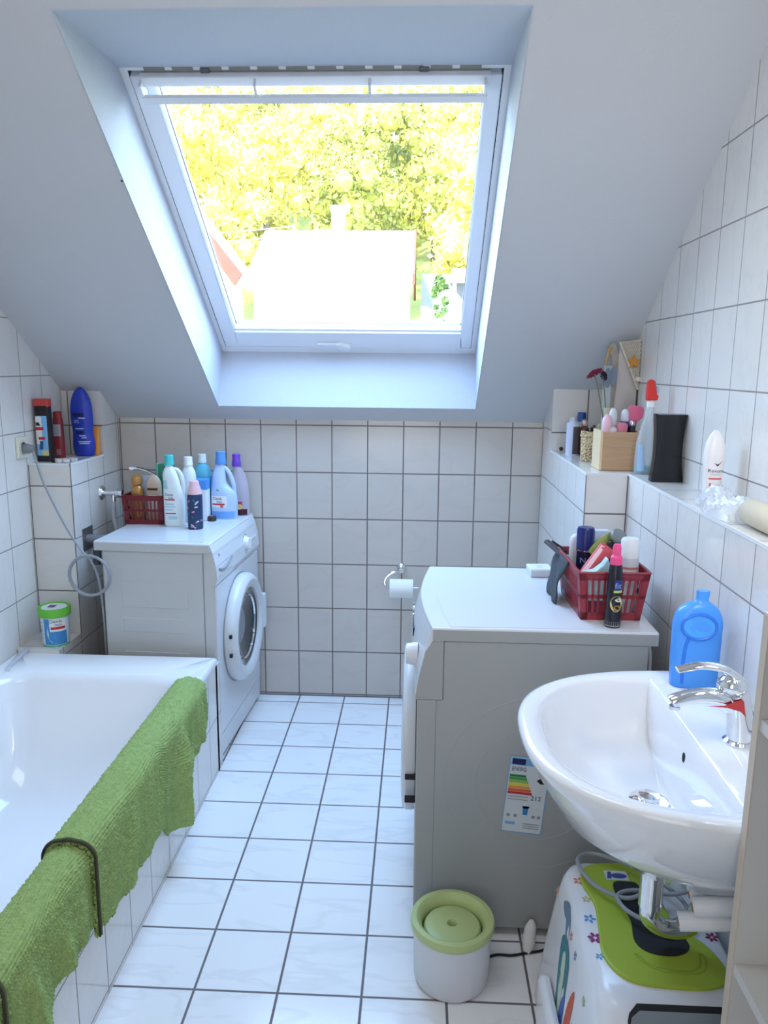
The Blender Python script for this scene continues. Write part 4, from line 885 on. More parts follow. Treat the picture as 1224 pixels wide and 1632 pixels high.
# toilet paper
t_ = thing('paper_holder', 'chrome toilet paper holder on the back wall', 'holder', (-.064, YB, .612))
G().lathe([(.022, 0), (.022, .005), (.017, .014), (.010, .018), (.010, .060)], 26, axis='Y').build('rosette', chrome, t_)
G().tube([(.0, -.060, 0), (-.030, -.064, -.004), (-.062, -.070, -.026), (-.070, -.078, -.055), (-.050, -.086, -.075), (-.02, -.087, -.073), (.075, -.087, -.068)], .0052, 10, smooth=6).build('arm', chrome, t_)
t_ = thing('toilet_roll', 'thin toilet paper roll on the chrome holder', 'toilet paper', (-.062, YB - .087, .541))
G().lathe([(.012, -.050), (.041, -.050), (.041, .050), (.012, .050), (.012, -.050)], 36, axis='X', cap0=False, cap1=False).build('paper', M('tissue_white', (238, 238, 234), .9), t_)
G().lathe([(.0122, -.0505), (.0105, -.0505), (.0105, .0505), (.0122, .0505), (.0122, -.0505)], 24, axis='X', cap0=False, cap1=False).build('core', M('cardboard', (170, 140, 110), .9), t_)

# --- right shelf
RZ = 1.161
t_, b = bottle('spray_can', 'white and grey-brown aerosol at the far end of the right shelf', 'can', .578, 2.925, RZ, [(0, .022, .022), (.003, .024, .024), (.108, .024, .024), (.118, .020, .020), (.128, .012, .012)], M('can_lilac', (205, 212, 235), .35), 2.0)
patch('label', b.surf, -.004, .023, .004, .106, M('can_grey', (92, 84, 84), .4), t_)
G().lathe([(.014, .126), (.014, .138), (.009, .144), (.001, .144)], 18).build('cap', M('can_cap', (205, 208, 208), .3, metal=.4), t_)
t_, b = bottle('bottle', 'small clear bottle with dark blue cap behind the aerosol', 'bottle', .622, 2.995, RZ, [(0, .019, .019), (.004, .021, .021), (.09, .021, .021), (.112, .015, .015), (.118, .013, .013)], M('greenish_clear', (190, 205, 190), .15), 2.0)
cap_on(t_, 'cap', .120, .018, .034, M('cap_navy', (36, 76, 150), .35))
t_, b = bottle('bottle', 'narrow rosy bottle with shiny round cap next to the wicker basket', 'bottle', .620, 2.93, RZ, [(0, .016, .016), (.004, .018, .018), (.09, .018, .018), (.104, .012, .012), (.108, .010, .010)], M('dusky', (120, 60, 60), .3), 2.0)
G().sphere((0, 0, .118), .013, (1, 1, 1.1)).build('cap', M('rosy_chrome', (235, 215, 210), .1, metal=.6), t_)
G().sphere((0, 0, .008), .008).build('pebble', M('pebble', (60, 50, 48), .6), thing('pebble', 'tiny dark pebble against the rear tiles of the right shelf', 'pebble', (.560, 3.050, RZ)))
wick = bpy.data.materials.new('wicker'); wick.use_nodes = True; t = wick.node_tree; b_ = t.nodes['Principled BSDF']; b_.inputs['Roughness'].default_value = .8
co = t.nodes.new('ShaderNodeTexCoord'); nz = t.nodes.new('ShaderNodeTexNoise'); nz.inputs['Scale'].default_value = 160; rp_ = t.nodes.new('ShaderNodeValToRGB')
rp_.color_ramp.elements[0].position = .38; rp_.color_ramp.elements[0].color = (*rgb(150, 120, 80), 1); rp_.color_ramp.elements[1].position = .6; rp_.color_ramp.elements[1].color = (*rgb(228, 208, 168), 1)
t.links.new(co.outputs['Object'], nz.inputs['Vector']); t.links.new(nz.outputs['Fac'], rp_.inputs[0]); t.links.new(rp_.outputs[0], b_.inputs['Base Color'])
t_ = thing('wicker_basket', 'small round straw basket beside the wooden box on the right shelf', 'basket', (.606, 2.735, RZ))
rings = []
for k in range(44):
    z = .105 * k / 43; row = []
    for i in range(48):
        a = 2 * pi * i / 48; r = .034 + .003 * (z / .105) + .0016 * (1 if (i // 2 + k // 2) % 2 else -1) * abs(sin(pi * k / 2 + .6)); row.append((r * cos(a), r * sin(a), z))
    rings.append(row)
rings += [[(p[0] * .88, p[1] * .88, .105) for p in rings[-1]], [(p[0] * .86, p[1] * .86, .02) for p in rings[-1]]]
G().loft(rings).build('weave', wick, t_, smooth=50)
G().tube([(.0375 * cos(2 * pi * k / 30), .0375 * sin(2 * pi * k / 30), .088 + .002 * sin(k)) for k in range(30)], .003, 8, closed=True).build('binding', wick, t_)
t_ = thing('cosmetics', 'dark eye pencil bunch sticking out of the straw basket', 'pencils', (.606, 2.735, RZ + .03))
for dx, dy_, hh, mt in ((-.012, 0, .085, dark), (.006, .008, .095, M('pencil_brown', (90, 60, 60), .5)), (.018, -.004, .100, M('pencil_bone', (200, 190, 170), .5)), (-.002, -.01, .088, dark)):
    G().tube([(dx * .4, dy_ * .4, -.005), (dx * 1.4, dy_, hh)], .005, 8).build('pencil', mt, t_)
wood = bpy.data.materials.new('box_wood'); wood.use_nodes = True; t = wood.node_tree; b_ = t.nodes['Principled BSDF']; b_.inputs['Roughness'].default_value = .6
co = t.nodes.new('ShaderNodeTexCoord'); mp = t.nodes.new('ShaderNodeMapping'); mp.inputs['Scale'].default_value = (12, 30, 160); nz = t.nodes.new('ShaderNodeTexNoise'); nz.inputs['Scale'].default_value = 1; nz.inputs['Detail'].default_value = 4; rp_ = t.nodes.new('ShaderNodeValToRGB')
rp_.color_ramp.elements[0].color = (*rgb(176, 138, 104), 1); rp_.color_ramp.elements[1].color = (*rgb(208, 174, 138), 1)
t.links.new(co.outputs['Object'], mp.inputs[0]); t.links.new(mp.outputs[0], nz.inputs['Vector']); t.links.new(nz.outputs['Fac'], rp_.inputs[0]); t.links.new(rp_.outputs[0], b_.inputs['Base Color'])
t_ = thing('wooden_box', 'plain wooden box of toiletries at the front corner of the right shelf', 'box', (.642, 2.535, RZ))
G().box(-.056, .056, -.055, -.047, 0, .122).build('front_board', wood, t_, smooth=0, bevel=.001)
G().box(-.056, .056, .047, .055, 0, .122).build('rear_board', wood, t_, smooth=0)
lw_ = M('light_wood', (230, 205, 165), .6)
G().box(-.064, -.056, -.055, .055, 0, .126).build('side_board', lw_, t_, smooth=0, bevel=.001); G().box(.056, .064, -.055, .055, 0, .126).build('side_board', lw_, t_, smooth=0, bevel=.001)
G().box(-.056, .056, -.047, .047, 0, .006).build('base', wood, t_, smooth=0)
IZ = RZ + .007
def inbox(name, label, cat_, x, y, h, secs, mt, capm=None, cz=None, cr=None, lean=0):
    t_ = thing(name, label, cat_, (x, y, IZ), 0, rot=(0, radians(lean), 0)); b = Body(secs, 2.1, 26); b.mesh(G()).build('body', mt, t_, smooth=60)
    if capm: G().lathe([(cr, cz), (cr, cz + (h - cz) * .6), (cr * .8, cz + (h - cz) * .85), (cr * .3, h), (.001, h)], 22).build('cap', capm, t_)
    return t_
inbox('lotion_bottle', 'pale pink rounded bottle at the left of the wooden box', 'bottle', .603, 2.515, .17, [(0, .014, .014), (.08, .015, .015), (.14, .0165, .0165), (.160, .012, .012), (.170, .003, .003)], M('pearl_pink', (238, 196, 212), .25))
inbox('lotion_bottle', 'clear pointed-cap bottle standing second from left in the wooden box', 'bottle', .628, 2.545, .188, [(0, .013, .013), (.10, .014, .014), (.118, .012, .012)], M('champagne', (205, 180, 165), .25), M('clear_cap', (215, 218, 222), .08), .118, .014)
inbox('perfume_bottle', 'violet bottle with clear dome cap in the wooden box', 'bottle', .668, 2.55, .185, [(0, .015, .015), (.12, .016, .016), (.146, .013, .013)], M('deep_violet', (84, 50, 130), .2), M('clear_cap2', (220, 222, 232), .06), .146, .0125)
inbox('lipstick_pot', 'rosy round jar in the middle front of the wooden box', 'jar', .650, 2.51, .145, [(0, .016, .014), (.12, .018, .016), (.138, .017, .015), (.144, .009, .008)], M('rose', (214, 128, 150), .25))
inbox('perfume_bottle', 'small black and silver bottle at the right of the wooden box', 'bottle', .683, 2.515, .152, [(0, .010, .010), (.12, .011, .011), (.135, .009, .009)], black_pl, M('silver_cap', (200, 200, 205), .1, metal=.8), .135, .008)
t_ = thing('hairbrush', 'bright pink hairbrush standing head-up in the wooden box', 'brush', (.690, 2.560, IZ), 0, rot=(0, radians(4), 0))
pk = M('hot_pink', (232, 112, 150), .35)
G().prism([(-.020, .146), (-.022, .160), (-.022, .190), (-.016, .197), (.022, .194), (.027, .185), (.026, .160), (.012, .146)], 'Y', -.006, .006).build('brush_head', pk, t_, bevel=.002, smooth=0)
G().tube([(0, 0, 0), (.002, 0, .15)], .0075, 10).build('handle', M('magenta', (190, 60, 120), .3), t_)
t_, _b = bottle('lotion_bottle', 'frosted bottle low in the left half of the wooden box', 'bottle', .622, 2.508, IZ, [(0, .013, .013), (.11, .014, .014), (.128, .009, .009), (.132, .004, .004)], M('frost', (214, 210, 214), .3), 2.0)
# vase with flowers
t_ = thing('vase', 'green glass vase with beige neck behind the wooden box', 'vase', (.650, 2.700, RZ))
gv = M('green_glass', (150, 180, 90), .12, trans=.3)
G().lathe([(.020, 0), (.026, .006), (.029, .05), (.028, .11), (.021, .145), (.014, .155)], 30, cap1=False).build('vase_body', gv, t_, solid=0)
G().lathe([(.0145, .150), (.0150, .172), (.0165, .188), (.0135, .188), (.012, .16)], 26, cap1=False).build('vase_neck', M('raffia', (200, 190, 160), .7), t_)
def flower(name, label, base, tip, col, r, petals, droop):
    f = thing(name, label, 'flower', base)
    T = Vector(tip) - Vector(base)
    G().tube([(0, 0, 0), T * .5 + Vector((.003, 0, .004)), tuple(T)], .0018, 8, smooth=5).build('stem', M('stem_green', (108, 118, 84), .6), f)
    M_ = Matrix.Translation(T) @ Matrix.Rotation(radians(droop), 4, 'Y') @ Matrix.Rotation(radians(-25), 4, 'X')
    g = G()
    for ring, (rr_, n_, lift) in enumerate(((r, petals, .004), (r * .8, petals, .008), (r * .55, petals - 3, .012))):
        for k in range(n_):
            a = 2 * pi * (k + .5 * ring) / n_; ca, sa = cos(a), sin(a); w_ = rr_ * .20
            P = [(0, 0, lift * .3), (ca * rr_ * .6 - sa * w_, sa * rr_ * .6 + ca * w_, lift), (ca * rr_, sa * rr_, lift * .6), (ca * rr_ * .6 + sa * w_, sa * rr_ * .6 - ca * w_, lift)]
            g.add([tuple(M_ @ Vector(p)) for p in P], [(0, 1, 2, 3)])
    g.build('petals', col, f, smooth=0, solid=.0006, recalc=False)
    g = G(); g.sphere((0, 0, .010), r * .28, (1, 1, .45), 14, 8); g.rot(M_); g.build('flower_centre', M('flower_centre', (70, 30, 44), .8), f)
flower('gerbera', 'dark red gerbera leaning left out of the green vase', (.648, 2.700, RZ + .06), (.600, 2.715, 1.462), M('crimson', (146, 26, 66), .6), .034, 16, -28)
flower('carnation', 'small almost black wilted flower right of the red gerbera', (.652, 2.705, RZ + .06), (.632, 2.735, 1.455), M('black_plum', (42, 18, 40), .7), .021, 12, 70)
# seaside decoration
drift = M('driftwood', (176, 168, 156), .85, noise=.2, nscale=80)
t_ = thing('driftwood_hanger', 'tall pale driftwood post with a curved rope hook top on the right shelf', 'decoration', (.690, 2.800, RZ))
G().prism([(-.012, 0), (.014, 0), (.012, .20), (.006, .36), (-.004, .405), (-.018, .410), (-.030, .395), (-.030, .375), (-.018, .365), (-.014, .30)], 'Y', -.010, .010).build('post', drift, t_, bevel=.003, smooth=0)
G().tube([(-.024, -.012, .395), (-.034, -.012, .36), (-.036, -.012, .31), (-.030, -.012, .27)], .0045, 8, smooth=5).build('rope', M('jute', (196, 160, 104), .9), t_)
t_ = thing('wooden_plank', 'narrow grey-green painted plank standing left of the driftwood post', 'decoration', (.660, 2.775, RZ))
G().box(-.016, .012, -.006, .006, 0, .33).build('plank', M('sage_paint', (186, 194, 196), .7, noise=.05), t_, bevel=.003, smooth=0)
G().box(-.008, .013, -.009, -.005, .168, .176).build('white_tip', label_white, t_, smooth=0)
for i, (x, z, lb) in enumerate(((.655, 1.449, 'left blue-grey wooden leaf hanging on the plank'), (.676, 1.455, 'right blue-grey wooden leaf hanging on the plank'))):
    q = thing('wooden_leaf', lb, 'decoration', (x, 2.764, z), group='blue-grey wooden leaves')
    G().add([(.011 * sin(pi * k / 12) * s_, 0, .034 * cos(pi * k / 12)) for s_, rg in ((1, range(13)), (-1, range(11, 0, -1))) for k in rg], [tuple(range(24))]).build('leaf', M('blue_grey', (128, 142, 160), .7), q, smooth=0, solid=.004)
t_ = thing('net_sail', 'triangular cream fishing net sail with an orange starfish on the right shelf', 'decoration', (.742, 2.770, 1.50))
net = M('net_cream', (214, 206, 190), .9, noise=.15, nscale=120)
tri = [(-.048, .070), (.022, .078), (.022, -.088)]
G().prism(tri, 'Y', .006, .010).build('cloth', M('cloth_cream', (200, 196, 188), .9), t_, smooth=0)
g = G()
for k in range(11):
    f = k / 10; g.tube([(-.048 + .070 * f, .003, .070 - .158 * f), (.022, .001, .078 - .166 * f * .9)], .0022, 6); g.tube([(-.048 + .070 * f, .001, .070 + .008 * f), (.022 - .0 * f, .000, .078 - .166 * (1 - f) * .9)], .0018, 6)
g.build('netting', net, t_)
G().tube([(-.050, 0, .072), (-.014, -.002, -.010), (.022, 0, -.090)], .0042, 8).build('edge_rope', net, t_)
st = []
for k in range(10): a = pi / 2 + 2 * pi * k / 10; r = .027 if k % 2 == 0 else .011; st.append((.000 + r * cos(a), .004 + r * sin(a)))
G().prism(st, 'Y', -.010, -.002).build('starfish', M('starfish', (214, 146, 62), .8, noise=.15, nscale=150), t_, bevel=.002, smooth=0)
G().sphere((.020, -.006, -.055), .011, (1.1, .7, .8)).build('seashell', M('shell', (232, 226, 210), .5), t_)
G().prism([(-.058, -.340), (-.050, -.340), (.022, -.340), (.022, -.088), (-.046, .060)], 'Y', .014, .022).build('backboard', M('board_pale', (205, 198, 194), .8), t_, smooth=0)
G().box(.021, .026, .006, .024, -.340, -.04).build('mast', M('mast_dark', (70, 58, 52), .7), t_, smooth=0)
# spray bottle
t_ = thing('spray_bottle', 'clear curved spray bottle with red trigger head on the right shelf', 'spray bottle', (.700, 2.420, RZ))
cb = Body([(0, .025, .018), (.004, .028, .021), (.05, .028, .021), (.10, .025, .020), (.14, .018, .016, .002), (.175, .013, .013, .006), (.205, .011, .011, .009), (.215, .010, .010, .010)], 2.3)
cb.mesh(G()).build('body', M('clear_blue', (222, 232, 238), .06, alpha=.35), t_, smooth=60)
lb_ = Body([(.003, .024, .018), (.006, .0265, .0195), (.026, .0265, .0195)], 2.3); lb_.mesh(G()).build('liquid', M('teal_liquid', (70, 160, 175), .1), t_)
patch('label', cb.surf, -.026, -.002, .010, .092, M('spray_label', (165, 200, 235), .35), t_, shape=lambda f, a, c_: (a + .003, c_ - .010 * f))
G().tube([(.010, 0, .215), (.006, 0, .10), (.004, 0, .012)], .0018, 6, smooth=3).build('dip_tube', M('tube_clear', (235, 240, 240), .2), t_)
G().lathe([(.0125, .206), (.0125, .222), (.009, .226)], 20, (.010, 0, 0)).build('collar', label_white, t_)
G().prism([(-.006, .226), (.026, .226), (.030, .238), (.024, .246), (.020, .262), (.016, .284), (.006, .290), (-.004, .284), (-.006, .26)], 'Y', -.011, .011).build('trigger_head', M('trigger_red', (220, 46, 40), .3), t_, bevel=.003, smooth=0)
G().prism([(.022, .252), (.030, .248), (.030, .262), (.024, .270)], 'Y', -.004, .004).build('nozzle', M('nozzle_blue', (170, 190, 215), .4), t_, smooth=0)
# black waisted dispenser
t_ = thing('dispenser', 'black waisted slab-shaped dispenser on the right ledge', 'dispenser', (.7205, 2.262, RZ))
rings = []
for k in range(15):
    z = .192 * k / 14; f = (z / .192 - .45) / .55; hx = .0375 + .0065 * f * f if f > 0 else .0375 + .009 * (f / .82) ** 2
    hx = min(hx, .0445); ring = []
    for (sx_, sy_) in ((-1, -1), (1, -1), (1, 1), (-1, 1)):
        for q in range(4):
            a = radians({(-1, -1): 180, (1, -1): 270, (1, 1): 0, (-1, 1): 90}[(sx_, sy_)] + q * 30); r = .004
            dip = 0
            ring.append((sx_ * (hx - r) + r * cos(a), sy_ * (.019 - r) + r * sin(a), z))
    rings.append(ring)
n_ = len(rings[0]); top_r = [(p[0], p[1], .194 - (.014 if p[1] < 0 else .002) * (1 - (p[0] / .044) ** 2)) for p in rings[-1]]; rings[-1] = top_r
G().loft(rings).build('shell', M('gloss_black', (20, 20, 24), .22), t_, smooth=50)
G().add([(p[0] * .92, p[1] * .85, p[2] + .0006) for p in top_r], [tuple(range(n_))]).build('top_inlay', M('graphite', (112, 114, 120), .4), t_, smooth=0)
# roll-on deodorant
t_, b = bottle('deodorant', 'white egg-shaped roll-on deodorant behind the plastic bag', 'deodorant', .712, 1.885, RZ,
    [(0, .018, .014), (.003, .020, .016), (.03, .0205, .017), (.06, .0215, .018), (.10, .0245, .019), (.125, .0245, .019), (.150, .0205, .016), (.170, .012, .010), (.180, .003, .003)], M('deo_white', (236, 234, 236), .3), 2.3)
text('lettering', 'Rexona', .0125, b.surf, .002, .083, M('deo_ink', (96, 70, 90), .5), t_)
patch('red_band', b.surf, -.014, .016, .062, .066, M('coral', (222, 100, 96), .5), t_); patch('print', b.surf, -.012, .012, .073, .076, M('pale_grey_print', (205, 205, 210), .5), t_)
patch('print', b.surf, -.012, -.008, .040, .054, M('coral', (222, 100, 96), .5), t_); patch('print', b.surf, -.002, .014, .042, .050, M('pale_grey_print', (205, 205, 210), .5), t_)
G().add([b.surf(u, v, .0009) for u, v in ((-.003, .100), (.003, .094), (.015, .108), (.006, .1005), (.002, .099), (-.006, .1025))], [(0, 1, 4, 5), (1, 2, 3, 4)]).build('tick_mark', ink, t_, smooth=0, recalc=False)
# crumpled clear bag with cotton pads
t_ = thing('plastic_bag', 'crumpled clear plastic bag on the right ledge', 'bag', (.706, 1.768, RZ), 0)
rb = random.Random(12); rows = []
for i in range(27):
    v = i / 26; row = []
    for k in range(21):
        u = k / 20; x = (u - .5) * (.085 + .025 * sin(v * 5)); y = (v - .5) * .25 + .012 * sin(u * 9)
        e_ = sin(pi * min(1, max(0, u))) ** .5 * sin(pi * min(1, max(0, v))) ** .5
        z = .002 + e_ * (.044 + .018 * sin(v * 8 + 1) + .010 * sin(u * 7 + v * 13) + rb.uniform(-.007, .007))
        row.append((x + rb.uniform(-.002, .002), y + rb.uniform(-.003, .003), max(.0015, z)))
    rows.append(row)
G().grid(rows).build('film', M('bag_film', (236, 241, 248), .12, alpha=.55), t_, smooth=20)
t_ = thing('cotton_pads', 'cream roll of cotton pads at the near end of the clear bag', 'cotton pads', (.704, 1.565, RZ + .0285), 0)
G().lathe([(.001, -.078), (.023, -.078), (.027, -.070), (.028, .0), (.027, .070), (.023, .078), (.001, .078)], 26, axis='Y').build('pads', M('cotton_cream', (208, 198, 176), .9), t_)

# --- dryer top
DZT = EH + .0014
basket('basket', 'red plastic basket full of hair products on the dryer', .492, 2.020, DZT, 1.5, .176, .275, .148, .24, .128, 9, redb2)
KZ = DZT + .004
t_, b = bottle('hair_spray', 'slim black spray bottle with hot pink cap in front of the red basket', 'bottle', .489, 1.856, DZT, [(0, .017, .017), (.003, .0205, .0205), (.03, .0205, .0205), (.09, .019, .019), (.130, .0175, .0175), (.158, .0145, .0145), (.163, .012, .012)], M('smoke_black', (34, 32, 40), .15), 2.0)
G().lathe([(.0145, .158), (.0145, .176), (.010, .182), (.0105, .200), (.008, .208), (.001, .209)], 24).build('cap', M('pump_pink', (240, 84, 140), .3), t_)
G().lathe([(.0175, .002), (.0208, .004), (.0208, .016), (.020, .017)], 26).build('clear_foot', M('glass_grey', (160, 160, 165), .1), t_)
patch('label', b.surf, -.004, .015, .092, .122, M('label_navy', (40, 50, 120), .4), t_); patch('label', b.surf, -.006, .014, .090, .096, M('label_lime', (190, 200, 110), .4), t_, off=.0008)
text('lettering', 'fit', .020, b.surf, .004, .107, M('label_sky', (150, 180, 230), .4), t_, off=.001)
blob('label_badge', b.surf, .002, .062, .0145, M('badge_cream', (218, 206, 140), .45), t_, off=.0007, sy=1.4); blob('label_badge', b.surf, .004, .052, .009, M('badge_gold', (176, 130, 60), .45), t_, off=.0011, sy=.8); blob('label_badge', b.surf, .006, .072, .008, M('badge_pale', (232, 226, 190), .45), t_, off=.0013, sy=.6)
t_, b = bottle('hair_mousse', 'white cylinder aerosol with frosted cap at the right of the red basket', 'bottle', .548, 1.955, KZ + .008, [(0, .021, .021), (.003, .0235, .0235), (.138, .0235, .0235), (.142, .022, .022)], M('can_silver', (205, 205, 212), .3), 2.0)
G().lathe([(.0235, .141), (.0238, .184), (.020, .190), (.001, .191)], 28).build('cap', M('cap_frost', (226, 230, 232), .3), t_)
patch('print', b.surf, -.020, .018, .112, .118, M('rust_print', (185, 120, 110), .5), t_)
t_, b = bottle('deodorant', 'navy deodorant can with glossy navy cap in the red basket', 'can', .462, 2.085, KZ, [(0, .020, .020), (.003, .022, .022), (.128, .022, .022), (.136, .020, .020)], M('can_ink', (24, 28, 58), .3), 2.0)
G().lathe([(.0235, .136), (.0240, .190), (.021, .198), (.001, .199)], 28).build('cap', M('cap_marine', (26, 40, 110), .25), t_)
G().lathe([(.0242, .133), (.0242, .1365), (.020, .1365)], 28).build('silver_ring', chrome, t_)
text('lettering', 'N', .022, b.surf, -.008, .108, M('can_text', (130, 165, 220), .5), t_)
t_, b = bottle('cream_tube', 'white round-topped tube behind the navy can', 'tube', .448, 2.128, KZ, [(0, .018, .016), (.12, .020, .016), (.155, .019, .015), (.168, .010, .010)], M('milk', (232, 230, 236), .35), 2.3)
t_ = thing('carton', 'white carton with violet print in the back of the red basket', 'box', (.505, 2.115, KZ))
G().box(-.024, .026, -.012, .012, 0, .185).build('carton', M('carton_lilac', (196, 210, 238), .5), t_, bevel=.0015, smooth=0)
fs_ = lambda u, v, off: (u, -.012 - off, v)
patch('print', fs_, -.012, .006, .132, .142, M('violet_ink', (90, 60, 150), .5), t_, off=.0006, nu=1, nv=1); patch('print', fs_, -.012, .004, .100, .126, M('rose_ink', (180, 130, 160), .5), t_, off=.0006, nu=1, nv=1)
t_ = thing('foil_pouch', 'slanted olive green pouch rising from the red basket', 'pouch', (.474, 2.060, KZ + .128), 0, rot=(0, radians(44), radians(-6)))
Body([(0, .012, .006), (.02, .017, .008), (.05, .018, .006), (.075, .013, .002), (.096, .004, .001)], 2.2).mesh(G()).build('pouch', M('olive_foil', (150, 166, 92), .35), t_, smooth=60)
t_, b = bottle('hair_gel', 'black jar bottle with tilted grey lid in the red basket', 'bottle', .530, 2.035, KZ + .022, [(0, .028, .022), (.004, .030, .024), (.11, .030, .024), (.135, .024, .020), (.150, .016, .016)], M('jet', (22, 20, 24), .25), 2.2)
g = G().lathe([(.024, 0), (.025, .006), (.022, .012), (.001, .013)], 26); g.rot(Matrix.Translation((.006, 0, .158)) @ Matrix.Rotation(radians(28), 4, 'Y') @ Matrix.Rotation(radians(38), 4, 'X')); g.build('lid', M('lid_grey', (120, 128, 130), .35), t_)
patch('label', b.surf, -.022, .014, .060, .082, M('label_mauve', (110, 96, 112), .4), t_); patch('label', b.surf, -.022, .012, .090, .094, M('line_grey', (150, 150, 150), .4), t_)
blob('label_badge', b.surf, -.010, .115, .008, M('line_grey', (150, 150, 150), .4), t_)
t_ = thing('cream_tube', 'coral red tube leaning across the front of the red basket', 'tube', (.440, 1.975, KZ + .085), 0, rot=(radians(-12), radians(38), 0))
b = Body([(0, .019, .013), (.02, .021, .014), (.08, .022, .011), (.100, .021, .004), (.104, .020, .002)], 2.3); b.mesh(G()).build('body', M('coral_red', (206, 78, 88), .3), t_, smooth=60)
patch('stripe', b.surf, -.019, -.009, .004, .096, M('pink_white', (240, 196, 205), .3), t_)
t_ = thing('wipes_pack', 'pale turquoise folded pack at the front rim of the red basket', 'pack', (.470, 1.935, KZ + .088), 0)
G().prism([(-.050, .020), (-.015, .030), (.004, .046), (.016, .064), (.026, .034), (.028, -.05), (-.045, -.05)], 'Y', -.016, .016).build('pack', M('pale_aqua', (176, 216, 222), .4), t_, bevel=.004, smooth=0)
t_ = thing('hairbrush', 'dark flat hairbrush resting on the left rim of the red basket', 'brush', (.398, 2.120, DZT + .115), 0)
G().tube([(-.028, .04, .028), (-.005, .0, .012), (.012, -.03, .000), (.020, -.06, -.012)], lambda q: (.011, .006), 12, smooth=5).build('handle', M('charcoal', (72, 70, 72), .4), t_)
G().tube([(-.012, .050, .025), (.008, .035, .014), (.022, .02, .004)], lambda q: (.008, .004), 10, smooth=5).build('bristle_strip', black_pl, t_)
t_ = thing('mesh_glove', 'dark grey net glove draped down the left side of the red basket', 'glove', (.388, 2.075, DZT))
rows = []
for k in range(14):
    v = k / 13; rows.append([(-.006 * sin(pi * v) + .003 * sin(9 * v + i) - .014 * v + (.012 - .012 * v), (i / 9 - .5) * (.15 - .03 * v) + .01 * sin(3 * v), .125 - .122 * v) for i in range(10)])
G().grid(rows).build('netting', M('net_grey', (70, 76, 82), .8, noise=.4, nscale=200), t_, smooth=60, solid=.004)
t_ = thing('soap_box', 'flat white box with a small raised emblem at the back of the dryer top', 'box', (.380, 2.325, DZT), 4)
G().box(-.034, .034, -.034, .034, 0, .020).build('box_base', M('sbox', (216, 220, 228), .4), t_, bevel=.003, smooth=0)
G().box(-.035, .035, -.035, .035, .018, .026).build('lid', M('sbox_lid', (232, 235, 240), .35), t_, bevel=.003, smooth=0)
G().lathe([(.010, .026), (.009, .0275), (.001, .0275)], 20).build('emblem', M('sbox', (216, 220, 228), .4), t_)
t_ = thing('dryer_cable', 'white cable arching behind the dryer', 'cable', (0, 0, 0))
G().tube([(.573, 1.90, .800), (.592, 1.90, .795), (.602, 1.90, .76), (.603, 1.90, .66), (.603, 1.90, .50)], .0045, 10, smooth=6).build('cord', M('cable_white', (200, 202, 206), .5), t_)

# --- blue bottle on the basin
t_ = thing('toilet_bottle', 'translucent bright blue bottle without cap standing on the washbasin corner', 'bottle', (.592, 1.575, .8235), -4)
bb = M('sea_blue', (80, 160, 250), .28)
b = Body([(0, .045, .020), (.003, .0475, .023), (.05, .0495, .025), (.12, .050, .025), (.142, .050, .024), (.164, .043, .021), (.177, .030, .017, .002), (.185, .016, .011, .004), (.191, .0125, .009, .005), (.205, .0135, .009, .006), (.208, .0135, .009, .006)], 2.7)
b.mesh(G()).build('body', bb, t_, smooth=60)
pts = [b.surf(-.002 + .034 * cos(2 * pi * k / 40), .136 + .026 * sin(2 * pi * k / 40), .0005) for k in range(40)]
G().tube(pts, .0035, 8, closed=True).build('embossed_ring', M('sea_blue_deep', (52, 128, 235), .25), t_)
G().add([b.surf(-.002 + .031 * cos(2 * pi * k / 40), .136 + .023 * sin(2 * pi * k / 40), .0012) for k in range(40)], [tuple(range(40))]).build('label_recess', M('sea_blue_light', (84, 172, 252), .3), t_, smooth=0, recalc=False)
G().tube([b.surf(-.022, .112, 0), b.surf(-.027, .09, 0), b.surf(-.029, .05, 0), b.surf(-.028, .01, 0)], .0035, 8, smooth=4).build('rib', MATS['sea_blue_deep'], t_)

# ------------------------------------------------------------------ floor things
t_ = thing('waste_bin', 'small white round bin with recessed pistachio swing lid in front of the dryer', 'bin', (.104, 1.672, 0))
G().lathe([(.078, 0), (.088, .003), (.092, .012), (.0955, .150), (.0955, .152)], 56, cap1=False).build('bin_body', M('bin_white', (222, 222, 226), .4), t_)
G().lathe([(.0965, .140), (.1015, .146), (.1030, .158), (.1000, .165), (.0880, .166), (.0800, .160), (.0745, .148), (.0740, .120)], 56, cap0=False, cap1=False).build('rim', bin_green, t_)
G().lathe([(.0738, .121), (.001, .121)], 40, cap0=False).build('well', M('well_dark_green', (96, 110, 66), .6), t_)  # floor of the well, a darker green than the rim
G().lathe([(.060, .124), (.0690, .130), (.0700, .137), (.066, .1435), (.050, .147), (.020, .1485), (.013, .1475), (.0105, .142), (.0095, .132), (.001, .130)], 48, cap0=False).build('lid', bin_green, t_)
t_ = thing('black_cable', 'thin black cable crossing the floor in front of the dryer', 'cable', (0, 0, 0))
G().tube([(.190, 1.728, .004), (.225, 1.742, .004), (.262, 1.742, .004), (.300, 1.752, .004), (.345, 1.765, .004), (.372, 1.790, .004)], .0032, 8, smooth=5).build('cord', black_pl, t_)
t_ = thing('tissue', 'crumpled white tissue propped up beside the bin on the floor', 'tissue', (.303, 1.757, 0))
rb = random.Random(2); rings = []
for k in range(12):
    v = k / 11; r = .016 * (sin(pi * min(.97, max(.06, v * .9 + .07)))) ** .4
    rings.append([(r * (1 + rb.uniform(-.12, .12)) * cos(2 * pi * i / 16) + .012 * v, .75 * r * (1 + rb.uniform(-.12, .12)) * sin(2 * pi * i / 16) + .026 * v, .001 + .074 * v) for i in range(16)])
G().loft(rings).build('paper', M('tissue', (226, 224, 220), .9), t_, smooth=25)

